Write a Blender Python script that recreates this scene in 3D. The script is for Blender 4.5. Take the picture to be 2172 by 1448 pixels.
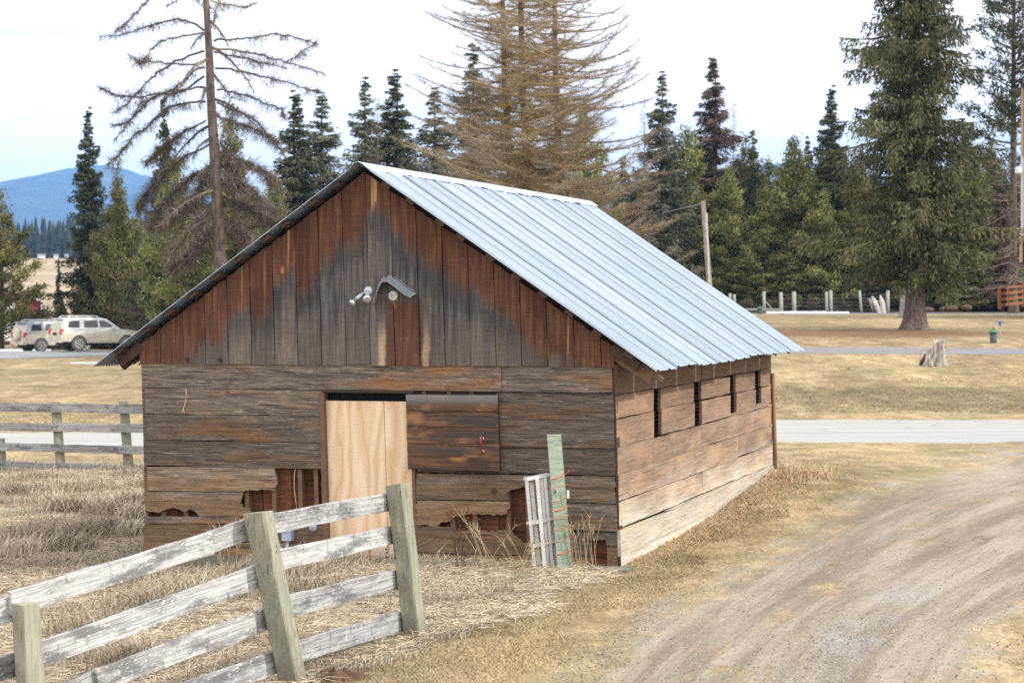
import bpy, bmesh, math, random
import numpy as np
from math import radians, sin, cos, pi, atan2, sqrt
for o in list(bpy.data.objects): bpy.data.objects.remove(o)
S = bpy.context.scene
C = S.collection
# ------------------------------------------------------------------ camera
F, HV, HC = 4899.0, 636.4, 2.62          # focal length in photo pixels, horizon row, eye height
cam = bpy.data.cameras.new('camera'); camo = bpy.data.objects.new('camera', cam); C.objects.link(camo)
camo.location = (0, 0, HC); camo.rotation_euler = (radians(90), 0, 0)
cam.sensor_width = 36; cam.lens = 36 * F / 2172; cam.shift_y = -(724 - HV) / 2172
cam.clip_start = .1; cam.clip_end = 40000
cam.dof.use_dof = True; cam.dof.focus_distance = 22; cam.dof.aperture_fstop = 5.6
S.camera = camo
# ------------------------------------------------------------------ sky and sun
SUN_AZ = radians(104.6); SUN_EL = radians(35)      # azimuth from +Y towards +X
w = bpy.data.worlds.new('World'); S.world = w; w.use_nodes = True
wn = w.node_tree; wn.nodes.clear()
def wnode(t, **k):
    n = wn.nodes.new(t)
    for a, b in k.items(): setattr(n, a, b)
    return n
wo = wnode('ShaderNodeOutputWorld'); sky = wnode('ShaderNodeTexSky', sky_type='NISHITA', sun_disc=False)
sky.sun_elevation = SUN_EL; sky.sun_rotation = SUN_AZ; sky.dust_density = 2.0
bg = wnode('ShaderNodeBackground'); bg.inputs['Strength'].default_value = .13
wn.links.new(sky.outputs[0], bg.inputs[0])
cl = wnode('ShaderNodeBackground'); cl.inputs[0].default_value = (1, 1.0, 1.01, 1); cl.inputs['Strength'].default_value = 1.95
tc = wnode('ShaderNodeTexCoord'); mp = wnode('ShaderNodeMapping'); mp.inputs['Scale'].default_value = (3.2, 3.2, 30)
mp.inputs['Location'].default_value = (0.9, 0.35, 0.3)
nz = wnode('ShaderNodeTexNoise'); nz.inputs['Scale'].default_value = 1.5; nz.inputs['Detail'].default_value = 5; nz.inputs['Roughness'].default_value = .55
rp = wnode('ShaderNodeValToRGB'); rp.color_ramp.elements[0].position = .34; rp.color_ramp.elements[0].color = (.66,)*3 + (1,)
rp.color_ramp.elements[1].position = .46
mx = wnode('ShaderNodeMixShader')
wn.links.new(tc.outputs['Generated'], mp.inputs[0]); wn.links.new(mp.outputs[0], nz.inputs['Vector'])
wn.links.new(nz.outputs[0], rp.inputs[0]); wn.links.new(rp.outputs[0], mx.inputs[0])
wn.links.new(bg.outputs[0], mx.inputs[1]); wn.links.new(cl.outputs[0], mx.inputs[2]); wn.links.new(mx.outputs[0], wo.inputs[0])
sl = bpy.data.lights.new('sun', 'SUN'); sl.energy = 3.7; sl.angle = radians(1.0); sl.color = (1, .95, .87)
so = bpy.data.objects.new('sun', sl); C.objects.link(so)
so.rotation_euler = (radians(90) - SUN_EL, 0, -SUN_AZ + pi)
so.location = (60, -20, 60)
S.view_settings.view_transform = 'Standard'; S.view_settings.look = 'None'
S.view_settings.exposure = .12; S.view_settings.gamma = 1; S.view_settings.use_curve_mapping = False
S.cycles.max_bounces = 5; S.cycles.diffuse_bounces = 3; S.cycles.glossy_bounces = 2; S.cycles.transparent_max_bounces = 6
S.cycles.volume_bounces = 0; S.cycles.use_denoising = False; S.cycles.use_adaptive_sampling = False

# ------------------------------------------------------------------ helpers
R_ = np.random.default_rng
def at(u, v, Y):                          # a point seen at photo pixel u,v at distance Y
    return np.array([(u - 1086) * Y / F, Y, HC - (v - HV) * Y / F])
def sm(a, b, x):
    t = np.clip((np.asarray(x, float) - a) / (b - a), 0, 1); return t * t * (3 - 2 * t)
def height(X, Y):                         # the terrain
    X = np.asarray(X, float); Y = np.asarray(Y, float)
    a = X / np.maximum(Y, 1)
    hl_n = np.interp(Y, [-60, 8, 14, 20, 30, 40, 50], [-.8, -.7, -.45, -.25, -.28, -.28, -.3])
    near = hl_n * (1 - sm(-5, -.5, X))
    rr = np.interp(Y, [0, 50, 55, 65, 85, 115, 140, 220, 400, 900, 1400, 14000], [0, 0, .16, .78, 1.56, 1.9, 1.85, 2.4, 6, 19, 26, 26])
    ll = np.interp(Y, [0, 50, 114, 127, 135, 170, 220, 300, 500, 900, 1400, 14000], [-.3, -.3, -.45, -.25, -.4, -.5, .5, 2.6, 8, 19, 26, 26])
    far = ll + (rr - ll) * sm(-.05, .06, a)
    t = sm(44, 56, Y)
    h = near * (1 - t) + far * t
    h = h + .24 * np.exp(-((X - 3.9) / 2.0) ** 2 - ((Y - 31.6) / 4.5) ** 2)
    h = h + .05 * np.sin(X * .9 + 1.3) * np.sin(Y * .7) * (1 - sm(-6, -3.5, X)) * sm(16, 20, Y) * (1 - sm(37, 41, Y))
    return h
def hit(u, v, y0=8, y1=1500):             # where the sight line of a pixel meets the terrain
    Y = np.geomspace(y0, y1, 6000); p = HC - (v - HV) * Y / F - height((u - 1086) * Y / F, Y)
    k = np.argmax(p < 0); return np.array([(u - 1086) * Y[k] / F, Y[k], float(height((u - 1086) * Y[k] / F, Y[k]))])
def tag(o, label=None, cat=None, group=None, kind=None):
    if label: o['label'] = label
    if cat: o['category'] = cat
    if group: o['group'] = group
    if kind: o['kind'] = kind
    return o
def empty(name, loc, rz=0, label=None, cat=None, group=None):
    o = bpy.data.objects.new(name, None); C.objects.link(o); o.empty_display_size = .3
    o.location = [float(q) for q in loc]; o.rotation_euler = (0, 0, rz); return tag(o, label, cat, group)
def copy_tree(o, parent=None):
    c = o.copy(); C.objects.link(c); c.parent = parent
    for ch in o.children: copy_tree(ch, c)
    return c
class MB:                                 # mesh builder: arrays of vertices and faces
    def __init__(s): s.v = []; s.f = []; s.n = 0; s.a = []
    def add(s, v, faces, rnd=None):
        v = np.asarray(v, float).reshape(-1, 3)
        for f in faces: s.f.append(np.asarray(f, int) + s.n)
        s.v.append(v); s.n += len(v)
        s.a.append(np.full(len(v), .5) if rnd is None else np.broadcast_to(rnd, (len(v),)))
        return s
    def mesh(s, name, m=None, smooth=False, xf=None):
        v = np.concatenate(s.v) if s.v else np.zeros((0, 3))
        if xf: v = xf(v)
        me = bpy.data.meshes.new(name)
        loops = []; tot = []
        for f in s.f:
            if f.ndim == 1: f = f[None]
            loops.append(f.ravel()); tot.append(np.full(len(f), f.shape[1]))
        loops = np.concatenate(loops).astype(np.int32); tot = np.concatenate(tot).astype(np.int32)
        st = np.concatenate([[0], np.cumsum(tot)[:-1]]).astype(np.int32)
        me.vertices.add(len(v)); me.vertices.foreach_set('co', v.astype(np.float32).ravel())
        me.loops.add(len(loops)); me.loops.foreach_set('vertex_index', loops)
        me.polygons.add(len(tot)); me.polygons.foreach_set('loop_start', st); me.polygons.foreach_set('loop_total', tot)
        me.polygons.foreach_set('use_smooth', np.full(len(tot), smooth))
        at_ = me.attributes.new('rnd', 'FLOAT', 'POINT'); at_.data.foreach_set('value', np.concatenate(s.a).astype(np.float32))
        me.update(calc_edges=True); me.validate()
        if m: me.materials.append(m)
        return me
    def obj(s, name, m=None, parent=None, smooth=False, xf=None):
        o = bpy.data.objects.new(name, s.mesh(name, m, smooth, xf)); C.objects.link(o)
        if parent: o.parent = parent
        return o
    # shapes
    def box(s, a, b):
        x0, y0, z0 = a; x1, y1, z1 = b
        return s.add([(x0,y0,z0),(x1,y0,z0),(x1,y1,z0),(x0,y1,z0),(x0,y0,z1),(x1,y0,z1),(x1,y1,z1),(x0,y1,z1)],
              [[(0,3,2,1),(4,5,6,7),(0,1,5,4),(1,2,6,5),(2,3,7,6),(3,0,4,7)]])
    def tube(s, P, r, sides=6, cap=True, rnd=None):
        P = np.asarray(P, float); n = len(P); r = np.broadcast_to(r, (n,))
        T = np.gradient(P, axis=0); T /= np.linalg.norm(T, axis=1)[:, None] + 1e-9
        up = np.array([0, 0, 1.]) if abs(T[0][2]) < .9 else np.array([1., 0, 0])
        A = np.cross(T, up); A /= np.linalg.norm(A, axis=1)[:, None] + 1e-9; B = np.cross(T, A)
        th = np.arange(sides) * 2 * pi / sides
        V = P[:, None] + r[:, None, None] * (np.cos(th)[None, :, None] * A[:, None] + np.sin(th)[None, :, None] * B[:, None])
        i = np.arange(n - 1)[:, None] * sides; k = np.arange(sides)[None]; k2 = (k + 1) % sides
        f = np.stack([i + k, i + k2, i + sides + k2, i + sides + k], -1).reshape(-1, 4)
        fs = [f]
        if cap: fs += [np.arange(sides)[::-1], np.arange(sides) + (n - 1) * sides]
        return s.add(V.reshape(-1, 3), fs, rnd)
    def prism(s, poly, depth, to3):       # poly of 2-D points, extruded; to3(a, b, d) -> 3-D array
        p = np.asarray(poly, float); n = len(p)
        V = np.concatenate([to3(p[:, 0], p[:, 1], np.full(n, depth[0])), to3(p[:, 0], p[:, 1], np.full(n, depth[1]))])
        i = np.arange(n); j = (i + 1) % n
        return s.add(V, [i, i[::-1] + n, np.stack([i, i + n, j + n, j], -1)])
    def beam(s, A, B, w, h, up=(0, 0, 1), side=None):   # bar from A to B, w across, h along up
        A = np.asarray(A, float); B = np.asarray(B, float); d = B - A; d /= np.linalg.norm(d)
        x = np.cross(d, up) if side is None else np.asarray(side, float); x = x - d * np.dot(x, d); x /= np.linalg.norm(x); z = np.cross(x, d)
        V = [P + sx * x * w / 2 + sz * z * h / 2 for P in (A, B) for sx, sz in ((-1,-1),(1,-1),(1,1),(-1,1))]
        return s.add(V, [[(0,1,2,3),(7,6,5,4),(0,4,5,1),(1,5,6,2),(2,6,7,3),(3,7,4,0)]])
    def lathe(s, prof, c=(0, 0, 0), sides=16, axis=2):
        p = np.asarray(prof, float); th = np.arange(sides) * 2 * pi / sides
        r = p[:, 0][:, None]; a = np.repeat(p[:, 1][:, None], sides, 1)
        q = [r * np.cos(th), r * np.sin(th), a]
        V = np.stack([q[0], q[1], q[2]] if axis == 2 else ([q[0], q[2], q[1]] if axis == 1 else [q[2], q[0], q[1]]), -1).reshape(-1, 3) + np.array(c)
        n = len(p); i = np.arange(n - 1)[:, None] * sides; k = np.arange(sides)[None]; k2 = (k + 1) % sides
        f = np.stack([i + k, i + k2, i + sides + k2, i + sides + k], -1).reshape(-1, 4)
        return s.add(V, [f, np.arange(sides)[::-1], np.arange(sides) + (n - 1) * sides])
    def leaves(s, P, D, L, W, g, rnd=None):  # diamonds
        N = len(P); D = D / (np.linalg.norm(D, axis=1)[:, None] + 1e-9)
        Sd = np.cross(D, g.normal(size=(N, 3))); Sd /= np.linalg.norm(Sd, axis=1)[:, None] + 1e-9
        L = np.broadcast_to(L, (N,))[:, None]; W = np.broadcast_to(W, (N,))[:, None]
        V = np.stack([P - D * L * .45, P + Sd * W * .5 - D * L * .05, P + D * L * .55, P - Sd * W * .5 - D * L * .05], 1).reshape(-1, 3)
        i = np.arange(N)[:, None] * 4 + np.arange(4)[None]
        return s.add(V, [i], np.repeat(g.random(N) if rnd is None else rnd, 4))
    def twigs(s, P, D, L, W, g, rnd=None):   # thin triangles
        N = len(P); D = D / (np.linalg.norm(D, axis=1)[:, None] + 1e-9)
        Sd = np.cross(D, g.normal(size=(N, 3))); Sd /= np.linalg.norm(Sd, axis=1)[:, None] + 1e-9
        L = np.broadcast_to(L, (N,))[:, None]; W = np.broadcast_to(W, (N,))[:, None]
        V = np.stack([P - Sd * W / 2, P + Sd * W / 2, P + D * L], 1).reshape(-1, 3)
        return s.add(V, [np.arange(N)[:, None] * 3 + np.arange(3)[None]], np.repeat(g.random(N) if rnd is None else rnd, 3))

# ------------------------------------------------------------------ materials
class G:
    def __init__(s, name, rough=.85, spec=.25, metal=0):
        s.m = bpy.data.materials.new(name); s.m.use_nodes = True; s.t = s.m.node_tree; s.t.nodes.clear()
        s.o = s.t.nodes.new('ShaderNodeOutputMaterial'); s.b = s.t.nodes.new('ShaderNodeBsdfPrincipled')
        s.t.links.new(s.b.outputs[0], s.o.inputs[0]); s.b.inputs['Roughness'].default_value = rough
        s.b.inputs['Specular IOR Level'].default_value = spec; s.b.inputs['Metallic'].default_value = metal
        s._c = None
    def set(s, sock, v):
        if isinstance(v, bpy.types.NodeSocket): s.t.links.new(v, sock)
        elif isinstance(v, (tuple, list)) and len(v) == 3 and sock.type == 'RGBA': sock.default_value = (*v, 1)
        else: sock.default_value = v
    def n(s, t, ins={}, **k):
        n = s.t.nodes.new(t)
        for a, b in k.items(): setattr(n, a, b)
        for a, b in ins.items(): s.set(n.inputs[a], b)
        return n
    def co(s):
        if not s._c: s._c = s.n('ShaderNodeTexCoord').outputs['Object']
        return s._c
    def rnd(s): return s.n('ShaderNodeObjectInfo').outputs['Random']
    def att(s, n='rnd'): return s.n('ShaderNodeAttribute', attribute_name=n).outputs['Fac']
    def ma(s, op, a, b=0., c=0., clamp=False):
        n = s.n('ShaderNodeMath', {0: a, 1: b, 2: c}, operation=op); n.use_clamp = clamp; return n.outputs[0]
    def off(s, amt=37.):                  # object coordinates shifted per object
        r = s.ma('MULTIPLY', s.rnd(), amt)
        v = s.n('ShaderNodeCombineXYZ', {0: r, 1: s.ma('MULTIPLY', r, 1.7), 2: s.ma('MULTIPLY', r, .63)}).outputs[0]
        return s.n('ShaderNodeVectorMath', {0: s.co(), 1: v}, operation='ADD').outputs[0]
    def sc(s, vec, k): return s.n('ShaderNodeMapping', {0: vec, 'Scale': k}).outputs[0]
    def noise(s, vec, scale=(1, 1, 1), d=4, r=.55, dist=0.):
        if isinstance(scale, (int, float)): scale = (scale,) * 3
        return s.n('ShaderNodeTexNoise', {'Vector': s.sc(vec, scale), 'Scale': 1., 'Detail': d, 'Roughness': r, 'Distortion': dist}).outputs[0]
    def ramp(s, f, lo, hi, a=0., b=1.):
        return s.n('ShaderNodeMapRange', {0: f, 1: lo, 2: hi, 3: a, 4: b}, interpolation_type='SMOOTHSTEP').outputs[0]
    def mix(s, f, a, b, mode='MIX'):
        n = s.n('ShaderNodeMix', data_type='RGBA', blend_type=mode)
        s.set(n.inputs[0], f); s.set(n.inputs[6], a); s.set(n.inputs[7], b); return n.outputs[2]
    def xyz(s, vec=None):
        n = s.n('ShaderNodeSeparateXYZ', {0: vec if vec is not None else s.co()}); return n.outputs
    def vary(s, col, f, amt):             # multiply brightness by 1 +- amt
        k = s.ramp(f, 0, 1, 1 - amt, 1 + amt)
        return s.n('ShaderNodeVectorMath', {0: col, 'Scale': k}, operation='SCALE').outputs[0]
    def bump(s, h, st=.3, dist=.01):
        s.set(s.b.inputs['Normal'], s.n('ShaderNodeBump', {'Height': h, 'Strength': st, 'Distance': dist}).outputs[0])
    def done(s, col, rough=None):
        s.set(s.b.inputs['Base Color'], col)
        if rough is not None: s.set(s.b.inputs['Roughness'], rough)
        return s.m
def plain(name, col, rough=.7, spec=.3, metal=0, var=.12, sc=6):
    g = G(name, rough, spec, metal); return g.done(g.vary(col, g.noise(g.co(), sc, 4), var))
# ------------------------------------------------------------------ wood
def m_gable():
    g = G('weathered_gable_wood', .88, .2); x, y, z = g.xyz(); v = g.off()
    grain = g.noise(v, (34, 8, 1.5), 6, .62, .6); fine = g.noise(v, (150, 20, 5), 4, .6)
    saw = g.noise(v, (3, 3, 60), 3, .5); jag = g.ma('ADD', g.ma('MULTIPLY', g.noise(v, (16, 3, 1.1), 4, .65), .42), g.ma('MULTIPLY', g.noise(v, (48, 5, 1.5), 4, .7), .58)); blot = g.noise(v, (4, 1, 2.2), 3)
    rake = g.ma('SUBTRACT', GZ, g.ma('MULTIPLY', g.ma('ABSOLUTE', g.ma('SUBTRACT', x, W / 2)), SLOPE))
    d = g.ma('SUBTRACT', rake, z)                                     # distance below the rake
    d2 = g.ma('ADD', d, g.ma('MULTIPLY', g.ma('SUBTRACT', jag, .5), 1.15))
    d2 = g.ma('ADD', d2, g.ma('MULTIPLY', g.ma('SUBTRACT', g.rnd(), .5), .26))
    f = g.ramp(d2, .45, .56)
    edge = g.ramp(g.ma('ABSOLUTE', g.ma('SUBTRACT', d2, .62)), .26, .0)
    # the wood sheltered by the metal hood keeps its colour
    hx0, hz0 = fpx(803, 640); hx1, hz1 = fpx(884, 760)
    wob = g.ma('MULTIPLY', g.ma('SUBTRACT', g.noise(v, (6, 1, 3), 3), .5), .10)
    bx = g.ma('ADD', x, wob)
    hood = g.ma('MULTIPLY', g.ma('MULTIPLY', g.ramp(bx, hx0 - .02, hx0 + .03), g.ramp(bx, hx1 + .02, hx1 - .03)), g.ramp(z, hz0 + .04, hz0 - .05))
    f = g.ma('MULTIPLY', f, g.ma('SUBTRACT', 1, g.ma('MULTIPLY', hood, .95)))
    brown = g.mix(g.ramp(blot, .3, .7), (.115, .049, .027), (.20, .092, .052))
    brown = g.mix(g.ramp(grain, .35, .75), (.068, .032, .021), brown)
    pale = g.ma('MULTIPLY', g.ramp(g.noise(v, (16, 3, .35), 3, .5), .64, .74), g.ramp(d, .9, .2))
    brown = g.mix(g.ma('MULTIPLY', pale, .75), brown, (.46, .28, .13))
    grey = g.mix(g.ramp(grain, .3, .68), (.050, .045, .045), (.150, .128, .108))
    grey = g.mix(g.ramp(g.noise(v, (9, 2, .8), 4, .6), .5, .68), grey, (.060, .056, .060))
    grey = g.mix(g.ma('MULTIPLY', edge, .62), grey, (.030, .030, .036))
    grey = g.mix(g.ma('MULTIPLY', g.ramp(g.noise(v, (5, 1, .8), 4, .62), .54, .70), .6), grey, (.135, .075, .045)); grey = g.mix(g.ma('MULTIPLY', g.ramp(g.noise(v, (30, 2, .7), 4, .65), .56, .68), .7), grey, (.028, .026, .028))
    low = g.ramp(z, 2.55, 2.0); grey = g.mix(g.ma('MULTIPLY', low, .3), grey, (.20, .155, .118))
    kn = g.n('ShaderNodeTexVoronoi', {'Vector': g.sc(v, (3.0, .01, 1.5)), 'Scale': 1.}); kd = g.ma('MULTIPLY', kn.outputs['Distance'], 1.)
    col = g.mix(f, brown, grey)
    col = g.mix(g.ramp(kd, .085, .04), col, (.30, .13, .06))
    pe = g.ma('ADD', g.ramp(g.ma('ABSOLUTE', g.ma('SUBTRACT', bx, hx0 - .035)), .05, .02), g.ramp(g.ma('ABSOLUTE', g.ma('SUBTRACT', bx, hx1 + .04)), .05, .015))
    pe = g.ma('MULTIPLY', g.ma('MULTIPLY', pe, g.ramp(z, hz0 - .1, hz0 - .5)), .75)
    col = g.mix(pe, col, (.42, .30, .18))
    col = g.vary(col, fine, .42); col = g.vary(col, saw, .16); col = g.vary(col, g.noise(v, (60, 60, 60), 3, .7), .2); col = g.vary(col, g.rnd(), .16)
    g.bump(g.ma('ADD', g.ma('ADD', grain, g.ma('MULTIPLY', fine, .6)), g.ma('MULTIPLY', saw, .35)), .55, .006)
    return g.done(col)
def m_siding(name, dark, mid, light, warm, warmth, zlo=.2, zhi=1.2, bump=.9):
    g = G(name, .86, .22); v = g.off(53); x, y, z = g.xyz()
    warp = g.noise(v, (1.2, 1, 5), 3)
    vv = g.n('ShaderNodeVectorMath', {0: v, 1: g.n('ShaderNodeCombineXYZ', {2: g.ma('MULTIPLY', warp, .035)}).outputs[0]}, operation='ADD').outputs[0]
    grain = g.noise(vv, (2.6, 2, 46), 7, .68, .3); fine = g.noise(vv, (7, 8, 170), 4, .6)
    blot = g.noise(v, (.9, 1, 5), 4, .6); band = g.noise(v, (.5, .5, 9), 3, .5)
    col = g.mix(g.ramp(grain, .32, .68), dark, mid)
    col = g.mix(g.ma('MULTIPLY', g.ramp(g.noise(vv, (5, 2, 70), 5, .72, .5), .56, .70), .85), col, light)
    low = g.ramp(z, zhi, zlo)
    wf = g.ramp(g.ma('ADD', blot, g.ma('MULTIPLY', low, warmth)), .48, .70)
    col = g.mix(g.ma('MULTIPLY', wf, .95), col, g.mix(g.ramp(grain, .3, .7), tuple(c * .5 for c in warm), warm))
    col = g.mix(g.ma('MULTIPLY', g.ramp(band, .58, .72), .7), col, tuple(c * .72 for c in dark))
    rust = g.ramp(g.noise(v, (5, 3, 9), 3, .6), .66, .74); col = g.mix(g.ma('MULTIPLY', rust, .6), col, (.24, .085, .03))
    st = g.ramp(g.noise(v, (30, 1, 1.6), 3, .55), .68, .76); col = g.mix(g.ma('MULTIPLY', st, .55), col, (.10, .055, .03))
    kn = g.n('ShaderNodeTexVoronoi', {'Vector': g.sc(v, (1.7, .01, 4.2)), 'Scale': 1.}).outputs['Distance']
    col = g.mix(g.ramp(kn, .075, .03), col, (.13, .06, .032))
    crack = g.ramp(g.noise(vv, (1.6, 1, 110), 4, .68, .5), .375, .33); col = g.mix(crack, col, tuple(c * .3 for c in dark))
    col = g.vary(col, fine, .42); col = g.vary(col, g.noise(v, (60, 60, 60), 3, .7), .25); col = g.vary(col, g.rnd(), .24)
    h = g.ma('ADD', grain, g.ma('ADD', g.ma('MULTIPLY', fine, .5), g.ma('MULTIPLY', crack, -.6)))
    g.bump(h, bump, .009); return g.done(col)
def m_side():
    g = G('sunny_side_wood', .86, .22); v = g.off(41); x, y, z = g.xyz()
    grain = g.noise(v, (2, 1.3, 46), 6, .64, .5); fine = g.noise(v, (8, 6, 160), 4); blot = g.noise(v, (1, .8, 3), 4, .6)
    drip = g.ramp(g.n('ShaderNodeTexVoronoi', {'Vector': g.sc(g.n('ShaderNodeVectorMath', {0: v, 1: g.n('ShaderNodeCombineXYZ', {1: g.ma('MULTIPLY', g.noise(v, (1, 3, 6), 3), .10)}).outputs[0]}, operation='ADD').outputs[0], (.01, 9, 3.0)), 'Scale': 1.}).outputs['Distance'], .22, .05); chip = g.noise(v, (2, 3, 22), 5, .7, .4)
    top = g.mix(g.ramp(grain, .3, .7), (.135, .088, .060), (.285, .205, .148)); top = g.mix(g.ramp(blot, .42, .68), top, (.34, .225, .135))
    low = g.mix(g.ramp(grain, .3, .7), (.40, .335, .25), (.57, .52, .44)); low = g.mix(g.ramp(blot, .5, .75), low, (.56, .43, .26))
    zz = g.ma('ADD', z, g.ma('MULTIPLY', g.ma('SUBTRACT', g.noise(v, (1, .9, 2.5), 4), .5), .8))
    b = g.ramp(zz, .85, .2); col = g.mix(b, top, low)
    col = g.mix(g.ma('MULTIPLY', g.ramp(g.noise(v, (1, .5, 6), 3), .5, .7), .45), col, (.27, .22, .185))
    col = g.mix(g.ma('MULTIPLY', g.ma('MULTIPLY', drip, g.ramp(g.noise(v, (1, 1.6, 2), 3), .42, .56)), g.ma('SUBTRACT', .7, g.ma('MULTIPLY', b, .5))), col, (.12, .055, .03))
    col = g.mix(g.ma('MULTIPLY', g.ramp(chip, .6, .7), .35), col, (.56, .36, .20))
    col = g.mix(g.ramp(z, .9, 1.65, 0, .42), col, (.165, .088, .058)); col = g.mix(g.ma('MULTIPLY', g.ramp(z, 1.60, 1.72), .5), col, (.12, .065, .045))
    crack = g.ramp(g.noise(v, (1, .7, 80), 4, .65, .6), .37, .33); col = g.mix(crack, col, (.10, .06, .04))
    col = g.vary(col, fine, .2); col = g.vary(col, g.rnd(), .13)
    g.bump(g.ma('ADD', grain, g.ma('ADD', g.ma('MULTIPLY', fine, .5), g.ma('MULTIPLY', chip, .6))), .8, .008); return g.done(col)
def m_ply():
    g = G('bare_plywood', .6, .3); v = g.off(9)
    wv = g.n('ShaderNodeTexWave', {'Vector': g.sc(v, (1.6, 1, .42)), 'Scale': 1.5, 'Distortion': 14., 'Detail': 2.5, 'Detail Scale': 1.1, 'Detail Roughness': .55}, wave_type='BANDS', bands_direction='X').outputs[1]
    col = g.mix(g.ramp(wv, .25, .95), (.66, .47, .30), (.74, .56, .38)); col = g.mix(g.ramp(wv, .12, .0, 0, .55), col, (.56, .33, .17))
    z = g.xyz()[2]; col = g.mix(g.ma('MULTIPLY', g.ramp(z, .32, .0), .7), col, (.50, .42, .36))
    kn = g.n('ShaderNodeTexVoronoi', {'Vector': g.sc(v, (2.3, .01, 1.1)), 'Scale': 1.}).outputs['Distance']
    col = g.mix(g.ramp(kn, .05, .03), col, (.48, .24, .11))
    return g.done(g.vary(g.vary(col, g.noise(v, (3, 1, 1), 3), .10), g.noise(v, (90, 9, 4), 3), .06))
def m_shutter():
    g = G('dark_stained_shutter', .7, .35); v = g.off(21); z = g.xyz()[2]
    grain = g.noise(v, (1.5, 2, 34), 6, .65, .6); blot = g.noise(v, (2.6, 1, 5), 4, .6)
    col = g.mix(g.ramp(grain, .35, .65), (.030, .020, .016), (.14, .066, .032)); col = g.mix(g.ramp(blot, .5, .68), col, (.26, .125, .05))
    col = g.mix(g.ramp(g.noise(v, (1, 1, 7), 3), .52, .68, 0, .85), col, (.040, .034, .034))
    zt = fpx(960, 838)[1]; col = g.mix(g.ramp(z, zt - .12, zt - .02, 0, .75), col, (.20, .19, .18))
    col = g.mix(g.ramp(g.noise(v, (30, 1, 36), 3), .70, .74, 0, .6), col, (.02, .015, .012))
    g.bump(grain, .6, .006); return g.done(g.vary(col, g.noise(v, (8, 8, 120), 3), .25))
def m_metal_roof():
    g = G('galvanised_roofing', .42, .5, .35); v = g.off(13)
    col = g.mix(g.ramp(g.noise(v, (1.2, .6, 1.2), 4), .35, .65), (.228, .28, .34), (.26, .312, .372)); sp = g.noise(v, 45, 3)
    col = g.mix(g.ramp(g.noise(v, (.7, 9, .7), 4, .6), .55, .75, 0, .25), col, (.23, .27, .315))
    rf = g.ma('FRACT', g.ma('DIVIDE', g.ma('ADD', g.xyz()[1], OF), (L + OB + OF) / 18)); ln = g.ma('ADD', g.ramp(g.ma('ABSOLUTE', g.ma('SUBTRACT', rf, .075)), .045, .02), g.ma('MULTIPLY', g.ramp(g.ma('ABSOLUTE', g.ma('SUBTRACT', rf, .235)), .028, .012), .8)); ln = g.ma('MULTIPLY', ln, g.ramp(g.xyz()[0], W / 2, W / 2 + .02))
    col = g.mix(g.ma('MULTIPLY', ln, .42), col, (.10, .14, .165))  # shade on the rib sides, painted into the metal colour as dark lines
    lap = g.ma('FRACT', g.ma('DIVIDE', g.ma('ADD', g.xyz()[1], OF), (L + OB + OF) / 9)); col = g.mix(g.ramp(g.ma('ABSOLUTE', g.ma('SUBTRACT', lap, .015)), .016, .006, 0, .5), col, (.07, .085, .10))
    sx_ = g.ma('SUBTRACT', g.ma('FRACT', g.ma('DIVIDE', g.xyz()[0], .36)), .5); sy_ = g.ma('SUBTRACT', g.ma('FRACT', g.ma('DIVIDE', g.ma('ADD', g.xyz()[1], OF), (L + OB + OF) / 36)), .72)
    dot = g.ma('SQRT', g.ma('ADD', g.ma('MULTIPLY', g.ma('MULTIPLY', sx_, sx_), .13), g.ma('MULTIPLY', g.ma('MULTIPLY', sy_, sy_), .0733))); col = g.mix(g.ramp(dot, .022, .010, 0, .75), col, (.10, .10, .10))
    col = g.mix(g.ramp(g.noise(v, (.9, 14, .9), 4, .65), .66, .76, 0, .4), col, (.20, .16, .13)); col = g.vary(col, g.noise(v, (.6, 1.6, .6), 4, .6), .14)
    return g.done(g.vary(g.vary(col, sp, .10), g.rnd(), .09), g.ramp(sp, .3, .7, .36, .5))
def m_fence(dim=1.):
    g = G('silvered_fence_board', .9, .2); v = g.off(29)
    grain = g.noise(v, (1.4, 6, 60), 6, .65, .5); fine = g.noise(v, (9, 20, 200), 4); blot = g.noise(v, (2.2, 2, 7), 5, .62)
    col = g.mix(g.ramp(grain, .3, .68), (.20, .197, .195), (.50, .49, .475)); col = g.mix(g.ramp(blot, .46, .64, 0, .85), col, (.115, .11, .108))
    col = g.mix(g.ramp(g.noise(v, (14, 2, 5), 4, .6), .6, .7, 0, .6), col, (.13, .12, .115))
    col = g.mix(g.ramp(g.noise(v, (22, 40, 55), 5, .72), .56, .64, 0, .7), col, (.62, .61, .59))
    crack = g.ramp(g.noise(v, (.6, 2, 60), 3, .6, .5), .345, .31); col = g.mix(crack, col, (.07, .06, .055))
    kn = g.n('ShaderNodeTexVoronoi', {'Vector': g.sc(v, (2.4, .5, 7)), 'Scale': 1.}).outputs['Distance']; col = g.mix(g.ramp(kn, .09, .03, 0, .7), col, (.12, .10, .085))
    g.bump(g.ma('ADD', grain, g.ma('MULTIPLY', crack, -.8)), .7, .006)
    if dim < 1: col = g.n('ShaderNodeVectorMath', {0: col, 'Scale': dim}, operation='SCALE').outputs[0]
    return g.done(g.vary(g.vary(col, fine, .3), g.rnd(), .14))
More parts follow.
